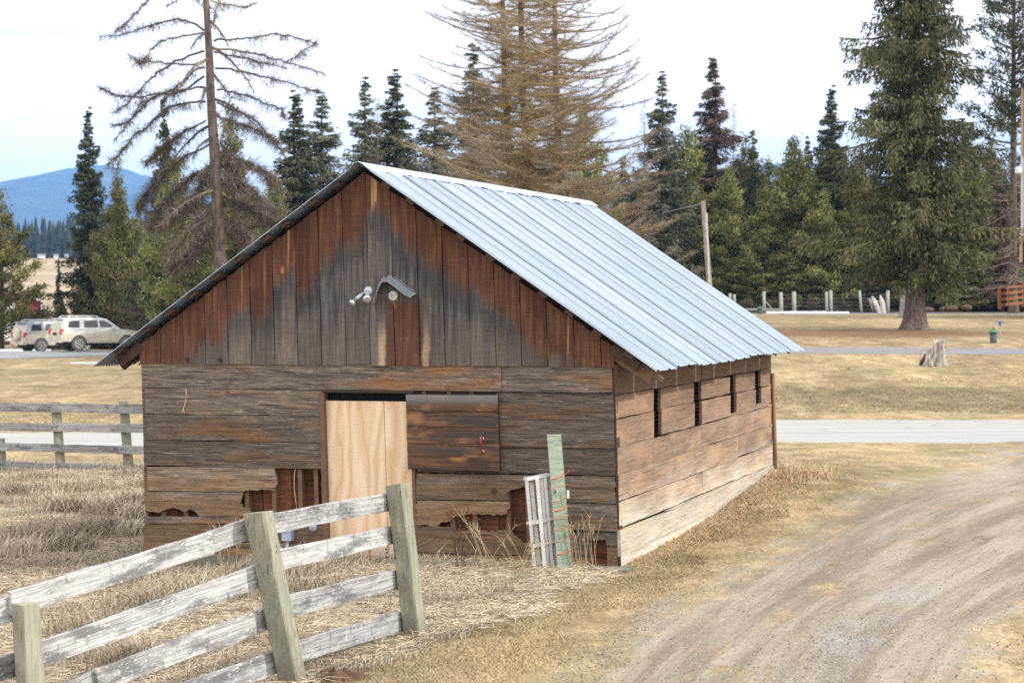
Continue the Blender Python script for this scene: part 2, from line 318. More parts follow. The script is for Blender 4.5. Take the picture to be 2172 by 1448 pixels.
def m_post():
    g = G('treated_post_wood', .85, .2); v = g.off(17)
    grain = g.noise(v, (30, 30, 1.2), 6, .65, .8); blot = g.noise(v, (4, 4, 1.5), 4)
    col = g.mix(g.ramp(grain, .3, .7), (.19, .19, .14), (.34, .325, .245)); col = g.mix(g.ramp(blot, .45, .65, 0, .7), col, (.215, .23, .175))
    col = g.mix(g.ramp(g.noise(v, (60, 60, 3), 4), .58, .68, 0, .5), col, (.16, .15, .10))
    kn = g.n('ShaderNodeTexVoronoi', {'Vector': g.sc(v, (6, 6, 1.6)), 'Scale': 1.}).outputs['Distance']; col = g.mix(g.ramp(kn, .13, .05, 0, .8), col, (.17, .12, .07))
    ck = g.ramp(g.noise(v, (38, 38, .7), 4, .6, .4), .36, .325); col = g.mix(ck, col, (.07, .06, .045)); col = g.vary(col, g.noise(v, (140, 140, 9), 4, .7), .3); zz = g.xyz()[2]; col = g.mix(g.ramp(zz, .28, .0, 0, .5), col, (.15, .125, .085))
    g.bump(g.ma('ADD', grain, g.ma('MULTIPLY', ck, -1.)), .7, .006); return g.done(g.vary(col, g.rnd(), .1))
def m_bark(name, a, b, sc=1.):
    g = G(name, .95, .1); v = g.off(11)
    n = g.noise(v, (9 * sc, 9 * sc, 2.2 * sc), 6, .7, .8); col = g.mix(g.ramp(n, .35, .65), a, b)
    g.bump(n, .9, .03); return g.done(g.vary(col, g.noise(v, .8, 3), .25))
def m_leaf(name, a, b, c=None, rough=.75):
    g = G(name, rough, .2); r = g.att(); col = g.mix(g.ramp(r, .1, .9), a, b)
    if c: col = g.mix(g.ramp(g.noise(g.off(5), .55, 3), .55, .68, 0, .8), col, c)
    col = g.vary(col, g.rnd(), .24); return g.done(g.vary(col, g.noise(g.off(7), .9, 3), .3))

# ------------------------------------------------------------------ barn frame of reference
W, L, TH, RK = 5.05, 9.376, .2739, .0315            # width, length, turn, how far the old frame has racked
cT, sT = cos(TH), sin(TH)
BX, BY = .9865 + RK * HC * cT - W * cT, 22.6537 - RK * HC * sT + W * sT
ZR, ZE, OL, OR, OF, OB = 3.995, 1.9265, .473, .443, .2032, .1706
SLOPE = (ZR - ZE) / (W / 2 + .46); GZ = ZR - .085
def rack(v): v = v.copy(); v[:, 0] -= RK * v[:, 2]; return v
def fpx(u, v, y=0.):                    # photo pixel -> x, z on the barn's front
    k, m = (u - 1086) / F, (v - HV) / F
    Y = (y + sT * BX + cT * BY) / (sT * k + cT); z = HC - m * Y
    return float(cT * (k * Y - BX) - sT * (Y - BY) + RK * z), float(z)
def spx(u, v, x=W):                     # photo pixel -> y, z on the barn's sunny side
    k, m = (u - 1086) / F, (v - HV) / F
    Y = (x + cT * BX - sT * BY - RK * HC) / (cT * k - sT - RK * m)
    return float(sT * (k * Y - BX) + cT * (Y - BY)), float(HC - m * Y)
# ------------------------------------------------------------------ ground, roads
def turf_color(g, v):                   # mown winter turf, shared by the ground and the verges of the track
    x, y, z = g.xyz(v)
    n1 = g.noise(v, (.35, .22, .2), 5, .6); n2 = g.noise(v, (2.2, 1.3, 1), 5, .65); n3 = g.noise(v, (22, 14, 10), 4, .65)
    col = g.mix(g.ramp(n2, .35, .68), (.245, .182, .10), (.37, .285, .165))
    col = g.mix(g.ramp(g.noise(v, (.6, .5, 1), 5, .65), .54, .68, 0, .7), col, (.165, .155, .07))
    col = g.vary(col, g.noise(v, (.5, .11, 1), 5, .68), .55); col = g.vary(col, g.noise(v, (2.6, .7, 1), 4, .66), .35); col = g.vary(col, g.noise(v, (15, 4, 4), 4, .72), .42)
    col = g.mix(g.ramp(g.noise(v, (.22, .10, 1), 5, .6), .52, .66, 0, .55), col, (.20, .185, .085))
    col = g.mix(g.ramp(n1, .55, .7, 0, .6), col, (.22, .155, .09))
    col = g.mix(g.ramp(g.noise(v, (1.1, 3.4, 1), 4, .6), .62, .72, 0, .5), col, (.42, .33, .19))
    return g.vary(col, n3, .38), n3
def m_ground():
    g = G('winter_turf', .95, .1); v = g.co(); x, y, z = g.xyz(v); col, n3 = turf_color(g, v)
    # needles dropped around the big spruce
    dx = g.ma('MULTIPLY', g.ma('SUBTRACT', x, 12.6), .16); dy = g.ma('MULTIPLY', g.ma('SUBTRACT', y, 82.0), .30)
    r = g.ma('SQRT', g.ma('ADD', g.ma('MULTIPLY', dx, dx), g.ma('MULTIPLY', dy, dy)))
    r = g.ma('ADD', r, g.ma('MULTIPLY', g.ma('SUBTRACT', g.noise(v, (.8, .8, .8), 5, .65), .5), 1.2))
    col = g.mix(g.ramp(r, 1.15, .5, 0, .85), col, (.175, .098, .058))
    # rough meadow on the left, tall-grass litter
    lm = g.ma('MULTIPLY', g.ramp(g.ma('ADD', x, g.ma('MULTIPLY', g.noise(v, .8, 4), 1.6)), .8, -.4), g.ramp(y, 42.5, 40.5))
    lit = g.mix(g.ramp(g.noise(v, (3, 2, 2), 5, .7), .35, .65), (.20, .15, .10), (.37, .295, .20))
    lit = g.mix(g.ramp(g.noise(v, (.9, .7, 1), 4), .58, .7, 0, .6), lit, (.13, .125, .05)); col = g.mix(lm, col, lit)
    # far fields and woods
    ff = g.ramp(y, 150, 190); strp = g.noise(v, (.004, .03, .01), 4, .6)
    fld = g.mix(g.ramp(strp, .4, .6), (.30, .225, .15), (.40, .31, .21)); col = g.mix(ff, col, fld)
    col = g.mix(g.ma('MULTIPLY', g.ramp(y, 118, 145), g.ramp(x, -8, 6)), col, (.085, .062, .04))
    col = g.mix(g.ramp(y, 880, 930), col, (.03, .04, .03))
    g.bump(g.ma('ADD', g.noise(v, (6, 6, 6), 5, .7), n3), .8, .04); return g.done(col)
def m_track():
    g = G('dirt_and_gravel', .95, .15); v = g.co(); e = g.att('edge'); a = g.att('across'); s = g.att('along')
    p = g.n('ShaderNodeCombineXYZ', {0: a, 1: s}).outputs[0]
    st = g.noise(p, (12, .16, 1), 6, .7, .15); st2 = g.noise(p, (44, .7, 1), 5, .68)
    col = g.mix(g.ramp(st, .36, .64), (.205, .168, .122), (.335, .288, .222)); col = g.mix(g.ramp(st2, .55, .75, 0, .35), col, (.155, .125, .095))
    col = g.mix(g.ramp(g.noise(p, (14, .35, 1), 4, .6, .5), .63, .72, 0, .55), col, (.12, .098, .08))
    for a0, wd, st_k in ((.93, .020, .6), (.885, .012, .5), (.30, .045, .28), (.47, .035, .22), (.74, .04, .3)):
        rut = g.ramp(g.ma('ABSOLUTE', g.ma('SUBTRACT', g.ma('ADD', a, g.ma('MULTIPLY', g.ma('SUBTRACT', g.noise(p, (1, .25, 1), 3), .5), .06)), a0)), wd, wd * .3); col = g.mix(g.ma('MULTIPLY', rut, g.ramp(st2, .3, .7, st_k * .4, st_k)), col, (.115, .09, .068))
    peb = g.noise(v, 42, 3, .7); gm = g.noise(v, (.9, .45, 1), 4, .6)
    band = g.ma('MULTIPLY', g.ramp(s, 17., 13.), g.ma('ADD', g.ramp(g.ma('ABSOLUTE', g.ma('SUBTRACT', a, .56)), .16, .02), g.ramp(g.ma('ABSOLUTE', g.ma('SUBTRACT', a, .10)), .09, .01)))
    gf = g.ramp(g.ma('ADD', g.ma('MULTIPLY', band, .34), g.ma('MULTIPLY', gm, .9)), .66, .92)
    grav = g.mix(g.ramp(peb, .38, .66), (.20, .192, .18), (.44, .425, .40)); col = g.mix(g.ma('MULTIPLY', gf, .85), col, grav)
    col = g.vary(col, g.noise(v, (70, 45, 40), 4, .75), .42); col = g.vary(col, g.noise(v, (11, 7, 7), 5, .7), .2)
    tf, n3 = turf_color(g, v); gs = g.ramp(g.ma('ADD', g.noise(p, (7, .5, 1), 5, .65), g.ma('MULTIPLY', g.ramp(g.ma('ABSOLUTE', g.ma('SUBTRACT', a, .36)), .22, .0), .14)), .66, .76)
    col = g.mix(g.ma('MULTIPLY', gs, .8), col, tf)
    ed = g.ramp(g.ma('ADD', e, g.ma('MULTIPLY', g.ma('SUBTRACT', g.noise(v, (1.3, .8, 1), 5, .68), .5), .9)), .5, .82)
    col = g.mix(ed, col, tf)
    hh = g.ma('ADD', g.ma('MULTIPLY', st2, .9), g.ma('ADD', g.ma('MULTIPLY', peb, .5), g.ma('MULTIPLY', g.noise(v, 14, 5, .7), .6))); ht = g.ma('ADD', g.noise(v, (6, 6, 6), 5, .7), n3)
    g.bump(g.ma('ADD', g.ma('MULTIPLY', hh, g.ma('SUBTRACT', 1, ed)), g.ma('MULTIPLY', ht, ed)), .8, .04); return g.done(col)
def m_road():
    g = G('pale_gravel_road', .92, .2); v = g.co()
    st = g.noise(v, (.12, 2.6, 1), 5, .6, .4); col = g.mix(g.ramp(st, .35, .65), (.29, .28, .262), (.375, .365, .345))
    cr = g.n('ShaderNodeTexVoronoi', {'Vector': g.sc(v, (.35, .8, 1)), 'Scale': 1.}, feature='DISTANCE_TO_EDGE').outputs[0]
    col = g.mix(g.ramp(cr, .02, .0, 0, .45), col, (.22, .19, .15)); e = g.att('edge')
    tf, n3 = turf_color(g, v)
    col = g.mix(g.ramp(g.ma('ADD', e, g.ma('MULTIPLY', g.ma('SUBTRACT', g.noise(v, (.8, 1.3, 1), 5, .68), .5), .35)), .86, .98), col, tf)
    g.bump(g.noise(v, 30, 3), .4, .01); return g.done(g.vary(col, g.noise(v, 26, 4), .1))
gy = np.concatenate([np.linspace(-60, 8, 12)[:-1], np.linspace(8, 60, 150)[:-1], np.geomspace(60, 13200, 120)])
gx = np.concatenate([-np.geomspace(5800, 14, 46)[:-1], np.linspace(-14, 26, 121), np.geomspace(26, 5800, 46)[1:]])
XX, YY = np.meshgrid(gx, gy); ZZ = height(XX, YY)
nx, ny = len(gx), len(gy)
i = (np.arange(ny - 1)[:, None] * nx + np.arange(nx - 1)[None]).ravel()
gm = MB().add(np.stack([XX, YY, ZZ], -1).reshape(-1, 3), [np.stack([i, i + 1, i + nx + 1, i + nx], -1)])
ground = tag(gm.obj('ground', m_ground(), smooth=True), kind='structure')
def strip(name, left, right, mat, n=160, m=26, lift=.02, soft=.0):  # a road between two edge lines
    left, right = np.asarray(left, float), np.asarray(right, float)
    def res(p):
        d = np.concatenate([[0], np.cumsum(np.linalg.norm(np.diff(p, axis=0), axis=1))]); q = np.linspace(0, d[-1], n)
        x = np.stack([np.interp(q, d, p[:, 0]), np.interp(q, d, p[:, 1])], -1)
        for _ in range(12): x[1:-1] = (x[:-2] + x[1:-1] * 2 + x[2:]) / 4
        return x, d[-1]
    (a, la), (b, lb) = res(left), res(right); t = np.linspace(0, 1, m)
    P = a[:, None] * (1 - t)[None, :, None] + b[:, None] * t[None, :, None]
    e = np.abs(t * 2 - 1); dip = lift - .045 * sm(.72, 1, e) 
    Z = height(P[..., 0], P[..., 1]) + dip[None]
    i = (np.arange(n - 1)[:, None] * m + np.arange(m - 1)[None]).ravel()
    me = MB().add(np.concatenate([P, Z[..., None]], -1).reshape(-1, 3), [np.stack([i, i + 1, i + m + 1, i + m], -1)])
    o = me.obj(name, mat, smooth=True)
    for nm, val in (('edge', np.tile(e, n)), ('across', np.tile(t, n)), ('along', np.repeat(np.linspace(0, (la + lb) / 2, n), m))):
        o.data.attributes.new(nm, 'FLOAT', 'POINT').data.foreach_set('value', val.astype(np.float32))
    return tag(o, kind='structure')
MT, MR = m_track(), m_road()
gxy = lambda u, v: hit(u, v)[:2]
strip('farm_track', [(-1.9, 6), (-1.2, 10), (-.35, 14.2), gxy(1230, 1310), gxy(1420, 1190), gxy(1620, 1085), gxy(1790, 1000), gxy(1880, 968), gxy(1950, 947), (8.2, 43.0)],
      [(3.0, 8), (3.3, 13), (3.7, 16.0), (4.4, 18.2), (5.5, 20.6), (7.1, 23.6), (9.5, 28), (13, 33.5), (16.6, 39), (18.6, 42.3)], MT)
strip('gravel_road', [(-60, 52.0), (-30, 51.6), (-12, 51.2), (0, 51.0), (9, 50.8), (25, 51.4), (60, 53)],
      [(-60, 46.6), (-30, 46.0), (-12, 45.4), (0, 43.4), (6, 42.0), (12, 41.4), (25, 41.4), (60, 42)], MR, n=140, lift=.03)
MP = plain('worn_asphalt', (.20, .195, .20), .9, .2, 0, .12, 1.2)
strip('asphalt_path', [(2, 74.0), (10, 73.2), (22, 72.2), (60, 72)], [(2, 71.2), (10, 70.4), (22, 69.4), (60, 69)], MP, n=60, m=7, lift=.05)
strip('asphalt_path', [(14, 121), (24, 119), (50, 117)], [(14, 119), (24, 116.5), (50, 114)], MP, n=40, m=7, lift=.05)
strip('asphalt_road', [(-70, 130), (-36, 133.5), (-22, 137), (-5, 150)], [(-70, 112), (-34, 114), (-24, 119.5), (-3, 138)], plain('grey_asphalt', (.24, .245, .25), .85, .25, 0, .15, .6), n=90, m=13, lift=.06)
# ------------------------------------------------------------------ mountains and far wood, all in haze
def ridge(name, pts, Y, depth, m, seed):
    g = R_(seed); u = np.linspace(pts[0][0], pts[-1][0], 420); v = np.interp(u, [p[0] for p in pts], [p[1] for p in pts])
    v = v + np.convolve(g.normal(size=len(u)), np.ones(9) / 9, 'same') * 3 + g.normal(size=len(u)) * .8
    xs = (u - 1086) * Y / F; zt = HC - (v - HV) * Y / F; rows = 26; P = []
    for k in range(rows):
        t = k / (rows - 1); fall = 1 - t ** 1.3
        nz_ = np.convolve(g.normal(size=len(u)), np.ones(15) / 15, 'same') * 55 * sin(pi * t)
        P.append(np.stack([xs, np.full(len(u), Y - depth * t) + nz_ * 6, 18 + (zt - 18) * fall + nz_ * (.4)], -1))
    P.append(np.stack([xs, np.full(len(u), Y + 900.), np.full(len(u), 10.)], -1)); P = [P[-1]] + P[:-1]
    n = len(u); i = (np.arange(rows)[:, None] * n + np.arange(n - 1)[None]).ravel()
    return tag(MB().add(np.concatenate(P), [np.stack([i, i + n, i + n + 1, i + 1], -1)]).obj(name, m, smooth=True), kind='structure')
gh = G('forested_slopes', .95, .1); vv = gh.co(); hc = gh.mix(gh.ramp(gh.noise(vv, .006, 5, .65), .35, .65), (.020, .034, .030), (.05, .065, .045))
hc = gh.mix(gh.ramp(gh.noise(vv, (.0017, .0017, .006), 4, .6), .58, .68, 0, .7), hc, (.16, .15, .13)); hc = gh.mix(gh.ramp(gh.noise(vv, .003, 4, .6), .68, .72, 0, .5), hc, (.6, .62, .66))
gh.bump(gh.noise(vv, .014, 5, .7), 1, 25); MH = gh.done(hc)
ridge('mountain', [(-900, 420), (-500, 372), (-200, 425), (0, 394), (70, 378), (150, 360), (205, 352), (235, 352), (270, 361), (330, 378), (440, 405), (620, 440), (900, 420), (1200, 400), (1500, 372), (1640, 346), (1740, 352), (1900, 380), (2300, 410), (3000, 380)], 11000, 4200, MH, 5)
# ------------------------------------------------------------------ the barn
g_ = R_(3)
barn = empty('barn', (BX, BY, 0), -TH, 'weathered wooden barn with a ribbed metal roof and a plywood door', 'barn')
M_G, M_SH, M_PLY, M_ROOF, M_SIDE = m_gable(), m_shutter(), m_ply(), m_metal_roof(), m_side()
M_UP = m_siding('grey_siding', (.055, .047, .043), (.19, .150, .118), (.43, .375, .31), (.255, .132, .066), .05, bump=.9)
M_LOW = m_siding('tan_siding', (.105, .078, .058), (.285, .22, .163), (.48, .41, .325), (.27, .17, .098), .28, .1, 1.0, bump=1.)
M_IN = m_siding('reddish_inner_boards', (.06, .025, .014), (.13, .055, .03), (.17, .08, .045), (.2, .08, .035), .1, bump=.3)
M_STUD = plain('old_stud_wood', (.16, .095, .058), .9, .2, 0, .35, 7)
M_DARK = plain('dark_old_timber', (.05, .034, .026), .9, .2, 0, .3, 6)
M_RAFT = plain('brown_rafter_wood', (.075, .046, .033), .9, .2, 0, .4, 5)
front = lambda a, b, d: np.stack([a, d, b], -1)         # polygons on the front: x, z, depth
side = lambda a, b, d: np.stack([d, a, b], -1)          # polygons on the side: y, z, depth
def wavy(a0, a1, b0, b1, amp=.004, step=.22, horiz=True, tilt=0.):
    n = max(2, int(abs(a1 - a0) / step)) if horiz else max(2, int(abs(b1 - b0) / step))
    if horiz:
        t = np.linspace(a0, a1, n + 1); j = lambda: np.cumsum(g_.normal(size=n + 1)) * amp * .35 + g_.normal(size=n + 1) * amp * .4
        lo = np.stack([t, b0 + np.clip(j(), -amp, amp)], -1); hi = np.stack([t, b1 + np.clip(j(), -amp, amp)], -1)
    else:
        t = np.linspace(b0, b1, n + 1); j = lambda: np.clip(np.cumsum(g_.normal(size=n + 1)) * amp * .35, -amp, amp)
        lo = np.stack([a1 + j(), t], -1); hi = np.stack([a0 + j(), t], -1)
    return np.concatenate([lo, hi[::-1]])
def jag(pts, amp=.006, step=.02):       # a broken outline
    out = []; pts = [np.array(p) for p in pts]
    for p, q in zip(pts, pts[1:] + pts[:1]):
        n = max(1, int(np.linalg.norm(q - p) / step)); long_ = np.linalg.norm(q - p) > .5
        for k in range(n if not long_ else max(1, n // 6)):
            nn = n if not long_ else max(1, n // 6)
            out.append(p + (q - p) * k / nn + (g_.normal(size=2) * amp * (.3 if long_ else 1) if k else 0))
    return np.array(out)
def board(poly, m, y=0., t=.032, name='board', to3=front, par=None):
    return MB().prism(poly, (y, y + t), to3).obj(name, m, par or barn, xf=rack)
Y0 = 0.
# -- gable: upright boards
ub = [297.5, 342, 391, 438, 487, 536, 585, 634, 684, 736, 788, 840, 893, 946, 1000, 1054, 1108, 1163, 1220, 1276, 1303]
gx_ = [fpx(u, 772)[0] for u in ub]; ZG = 1.963
rake = lambda x: GZ - abs(x - W / 2) * SLOPE
for a, b in zip(gx_[:-1], gx_[1:]):
    a2, b2 = a + .004, b - .004; top = [(x, rake(x) + g_.normal() * .006) for x in (np.linspace(b2, a2, 5) if not a2 < W / 2 < b2 else [b2, W / 2, a2])]
    lo = ZG + g_.normal() * .003; n = 6
    rt = [(b2 + g_.normal() * .0018, z) for z in np.linspace(lo, top[0][1], n)]; lt = [(a2 + g_.normal() * .0018, z) for z in np.linspace(top[-1][1], lo, n)]
    board(np.array(rt + top[1:-1] + lt), M_G, -.018 + g_.normal() * .0045, .028)
for u in (401, 470):                    # two black bolts low on the gable
    x, z = fpx(u, 762); MB().lathe([(0, -.06), (.022, -.06), (.024, -.045), (.012, -.043), (.012, -.01), (0, -.01)], (x, 0, z), 8, 1).obj('bolt', M_DARK, barn, xf=rack)
# -- front: level boards
zj = [1.967, 1.705, 1.4416, 1.168, .903, .635]
xs, xd0, xd1 = fpx(300, 830)[0], fpx(683, 900)[0], fpx(882, 1050)[0]
xe = W - .03; xm = fpx(1064, 800)[0]; xsh = fpx(1063, 900)[0]
gp = .004
bd = lambda a, b, z0, z1, m=None, **k: board(wavy(a, b, z0 + gp, z1 - gp), m or M_UP, g_.normal() * .004, **k)
MB().box((xd1, .045, zj[4]), (W - .1, .06, zj[1] + .05)).obj('shutter_backing', M_DARK, barn, xf=rack)
bd(0, xm - .003, zj[1], zj[0]); bd(xm + .003, xe, zj[1], zj[0])
for k in (1, 2, 3): bd(0, xd0, zj[k + 1], zj[k])
Z6 = lambda l: [fpx(280 + a / 4.936, 960 + b / 4.936) for a, b in l]
board(jag(Z6([(118, 147), (1490, 154), (1498, 210), (1520, 300), (1505, 345), (1500, 398), (1380, 386), (1300, 393), (1230, 383), (1170, 404), (122, 396)]), .004), M_LOW, .001)
board(jag(Z6([(122, 406), (1165, 414), (1150, 470), (1135, 520), (1160, 570), (1230, 580), (1245, 620), (1200, 664), (700, 667), (690, 640), (650, 605), (600, 590), (560, 612), (530, 612), (500, 590), (440, 575), (360, 590), (280, 625), (200, 615), (140, 600)]), .003), M_LOW, -.003)
rows = [(665, 736), (742, 924), (932, 1076), (1082, 1196), (1204, 1268)]
for k, (v0, v1) in enumerate(rows):
    P = Z6([(126, v0), (2020, v0 + 14), (2020, v1 + 14), (126, v1)])
    board(jag(P, .006), M_LOW if k else M_UP, g_.normal() * .004 + (.008 if k == 4 else 0))
Z7 = lambda l: [fpx(840 + a / 4.258, 900 + b / 4.258) for a, b in l]
for (v0, v1) in ((836, 891.5), (892.5, 950.5), (951.5, 1007.5)):      # right of the shutter
    p = [fpx(1052, v0 - 3), fpx(1300, v0), fpx(1302, v1), fpx(1052, v1 - 3)] if v1 < 1000 else [fpx(884, 985), fpx(1052, 985), fpx(1052, v0 - 2), fpx(1302, v0), fpx(1304, v1), fpx(884, v1 - 7)]
    board(jag(p, .004, .05), M_UP, g_.normal() * .004)
board(jag(Z7([(183, 442), (1975, 470), (1980, 713), (1240, 690), (1230, 570), (1165, 565), (1100, 575), (1040, 590), (1000, 615), (1010, 650), (1025, 686), (183, 674)]), .005), M_LOW, .002)
board(jag(Z7([(183, 684), (1025, 697), (1030, 740), (1005, 770), (1000, 812), (900, 818), (820, 805), (700, 812), (620, 815), (560, 820), (520, 845), (460, 880), (410, 885), (385, 909), (185, 909)]), .007), M_LOW, -.002)
board(jag(Z7([(1240, 700), (1990, 722), (2000, 966), (1250, 945)]), .005), M_UP, .003)
board(jag(Z7([(187, 916), (380, 919), (480, 928), (520, 950), (560, 962), (620, 962), (690, 935), (720, 940), (750, 958), (850, 962), (1010, 945), (1060, 990), (1100, 1030), (1140, 1065), (1200, 1075), (1500, 1080), (1500, 1188), (190, 1152)]), .005), M_LOW, 0)
board(jag(Z7([(1512, 972), (2000, 974), (1992, 1100), (1898, 1098), (1895, 1045), (1735, 1042), (1732, 1200), (1512, 1190)]), .004), M_UP, .002)
board(jag(Z7([(192, 1162), (1500, 1196), (1728, 1204), (1728, 1290), (195, 1292)]), .005), M_LOW, .003)
board(Z7([(1905, 1106), (1995, 1108), (2000, 1285), (1905, 1280)]), M_LOW, .004)
MG = plain('mossy_sill_timber', (.15, .15, .12), .95, .2, 0, .4, 9)
x0, x1 = fpx(318, 1200)[0], fpx(1316, 1200)[0]
MB().box((0, -.03, -.45), (W - .01, .10, -.005)).obj('sill', MG, barn, xf=rack)
xk = fpx(1048, 1041); MB().lathe([(0, -.004), (.028, -.004), (.028, .0), (0, .0)], (xk[0], -.001, xk[1]), 9, 1).obj('knot_hole', M_DARK, barn, xf=rack)
# -- behind the broken boards: inner boards and studs
n = 16
for k in range(n):
    a, b = W * k / n + .004, W * (k + 1) / n - .004
    if b < xd0 - .02 or a > xd1 + .02: board(wavy(a, b, .0, 2.0, horiz=False), M_IN, .125 + g_.normal() * .004, .02, 'inner_board')
sx = [fpx(u, 1040)[0] for u in (342, 390, 455, 520, 578, 634, 668)] + [fpx(u, 1090)[0] for u in (905, 958, 1005, 1076, 1118, 1180, 1245)]
for x in sx: MB().box((x - .022, .036, 0), (x + .022, .122, 1.95)).obj('stud', M_STUD, barn, xf=rack)
for zz in (.22,): MB().box((.05, .14, -.3), (W - .05, .2, .0)).obj('floor_beam', M_DARK, barn, xf=rack)
# -- corner and back corner
MB().box((W - .028, .012, -.3), (W - .006, .15, 1.97)).obj('corner_post', M_DARK, barn, xf=rack)
# -- doorway: frame, plywood, dark gap
zt = fpx(780, 833)[1]; zb = fpx(780, 1213)[1]; xa, xb, xc = fpx(690, 900)[0], fpx(812, 900)[0], fpx(869, 900)[0]
MB().box((xa - .055, -.012, zb), (xa - .004, .14, zt)).obj('door_jamb', M_STUD, barn, xf=rack)
MB().box((xc + .004, .004, zb), (xd1 - .004, .14, zt - .02)).obj('door_jamb', M_STUD, barn, xf=rack)
MB().box((xa - .055, .002, zt), (xc + .05, .14, zt + .028)).obj('door_lintel', M_DARK, barn, xf=rack)
zp = fpx(780, 851)[1]
for a, b, y in ((xa - .002, xb - .002, .050), (xb + .002, xc + .003, .056)):
    MB().box((a, y, zb + .02), (b, y + .016, zp)).obj('plywood_panel', M_PLY, barn, xf=rack)
MB().box((xa, .11, zb), (xc, .125, zt)).obj('door_backing', plain('black_gap_shade', (.012, .012, .013), .9, .1), barn, xf=rack)  # black sheet paints the shade of the open gap above the plywood
MB().box((xa - .05, -.02, zb - .10), (xc + .05, .1, zb + .015)).obj('threshold', MG, barn, xf=rack)
# -- sliding shutter to the right of the door
sh = empty('shutter', (0, 0, 0)); sh.parent = barn; sh['label'] = 'dark stained sliding shutter with a red handle'
vs = [836.5, 871, 905, 940, 968, 996]; xa2, xb2 = fpx(866, 900)[0], fpx(1060, 900)[0]
for v0, v1 in zip(vs[:-1], vs[1:]):
    board(wavy(xa2, xb2, fpx(960, v1)[1] + .002, fpx(960, v0)[1] - .002, .003), M_SH, -.055 + g_.normal() * .002, .024, par=sh)
MB().box((xb2 - .015, -.029, fpx(960, 994)[1]), (xb2 + .0, .0, fpx(960, 838)[1])).obj('batten', M_DARK, sh, xf=rack)
MB().box((xa2, -.029, fpx(960, 994)[1]), (xa2 + .06, .0, fpx(960, 838)[1])).obj('batten', M_DARK, sh, xf=rack)
xh, zh0 = fpx(1027, 958); zh1 = fpx(1027, 928)[1]
MB().tube([(xh, -.056, zh0), (xh, -.10, zh0 + .015), (xh, -.105, (zh0 + zh1) / 2), (xh, -.10, zh1 - .015), (xh, -.056, zh1)], .011, 7).obj('handle', plain('red_paint', (.35, .03, .035), .5), sh, True, xf=rack)
for z in (zh0 + .012, zh1 - .004): MB().box((xh - .02, -.062, z - .012), (xh + .02, -.056, z + .012)).obj('handle_plate', plain('pale_metal', (.5, .5, .5), .4, .5, .5), sh, xf=rack)
# -- sunny side: level boards cut by four slots
sj = [1.684, 1.455, 1.176, .908, .6416, .3739, .115]; LL = L
wins = [(1387.5, 1402.5, 826, 924), (1473, 1487, 811, 902), (1548, 1561, 795, 876), (1602, 1614, 786, 856)]
wy = [(spx(a, (c + d) / 2)[0], spx(b, (c + d) / 2)[0], spx((a + b) / 2, d)[1]) for a, b, c, d in wins]
def sb(a, b, z0, z1, dx=0.): board(wavy(a + .003, b - .003, z0 + .006, z1 - .006, .007, .3), M_SIDE, W - .034 + g_.normal() * .003 + dx, .034, to3=lambda p, q, d: np.stack([d + (q - (z0 + z1) / 2) / (z1 - z0) * .011, p, q], -1))
yb = spx(1432, 800)[0]; yb2 = spx(1487, 760)[0]
sb(.012, yb2, sj[0], 2.0); sb(yb2, LL, sj[0], 2.0)
for r in (0, 1):
    y = .012
    for k, (a, b, zb_) in enumerate(wy): sb(y, a, sj[r + 1], sj[r]); y = b
    sb(y, LL, sj[r + 1], sj[r])
for k, (a, b, zb_) in enumerate(wy):    # slot bottoms and wire
    if zb_ > sj[2] + .02: board(wavy(a + .004, b - .004, sj[2] + gp, zb_, .003, .1), M_SIDE, W - .03, .03, to3=side)
    wm = MB()
    for z in np.arange(max(zb_, sj[2]) + .03, 1.68, .045): wm.tube([(W - .02, a, z), (W - .016, (a + b) / 2, z + g_.normal() * .006), (W - .02, b, z)], .0022, 3)
    wm.obj('wire_mesh', M_DARK, barn, xf=rack)
y1 = spx(1487, 935)[0]; sb(.012, y1, sj[3], sj[2]); sb(y1, LL, sj[3], sj[2])
y2 = spx(1565, 960)[0]; sb(.012, y2, sj[4], sj[3], .004); sb(y2, LL, sj[4], sj[3], -.002)
y3 = spx(1490, 1010)[0]; y4 = spx(1566, 990)[0]
sb(.012, y3, sj[5], sj[4], .006); sb(y3, LL, sj[5], sj[4] , -.002)
yc = spx(1366, 1098)[0]; yd = spx(1437, 1070)[0]
low = [(.008, .112), (1.0, .10), (2.2, .105), (LL, .13), (LL, sj[5] - .004), (3.4, sj[5] - .006), (2.2, sj[5] - .012), (yd, sj[5] - .035), (yd * .6, sj[5] - .02), (.008, sj[5] - .006)]
board(jag(low, .004, .08), M_SIDE, W - .028, .034, to3=side)
base = [(.03, -.02), (.10, -.04), (.2, -.3), (LL, -.3), (LL, .125), (2.2, .10), (1.0, .094), (.03, .106)]
board(jag(base, .004, .08), M_SIDE, W - .03, .03, to3=side)
MB().box((W - .20, .25, -.3), (W - .17, L - .05, 1.95)).obj('inner_wall', M_IN, barn, xf=rack)
# -- far walls, seen only from other places
for k in range(7):
    z0, z1 = -.3 + k * .33, -.3 + (k + 1) * .33 - .006
    board(wavy(.0, L, z0, min(z1, 1.97)), M_UP, 0.0, .03, to3=side); board(wavy(.04, W - .05, z0, min(z1, 1.97)), M_UP, L - .04, .03)
board([(0.02, 1.98), (W - .02, 1.98), (W - .02, rake(W)), (W / 2, GZ), (0.02, rake(0))], M_G, L - .035, .03)
MB().tube([(W + .03, L - .05, -.2), (W + .03, L - .05, 1.62)], .028, 8).obj('corner_pipe', plain('rusty_orange_pipe', (.22, .125, .075), .8, .3, 0, .5, 3), barn, True, xf=rack)
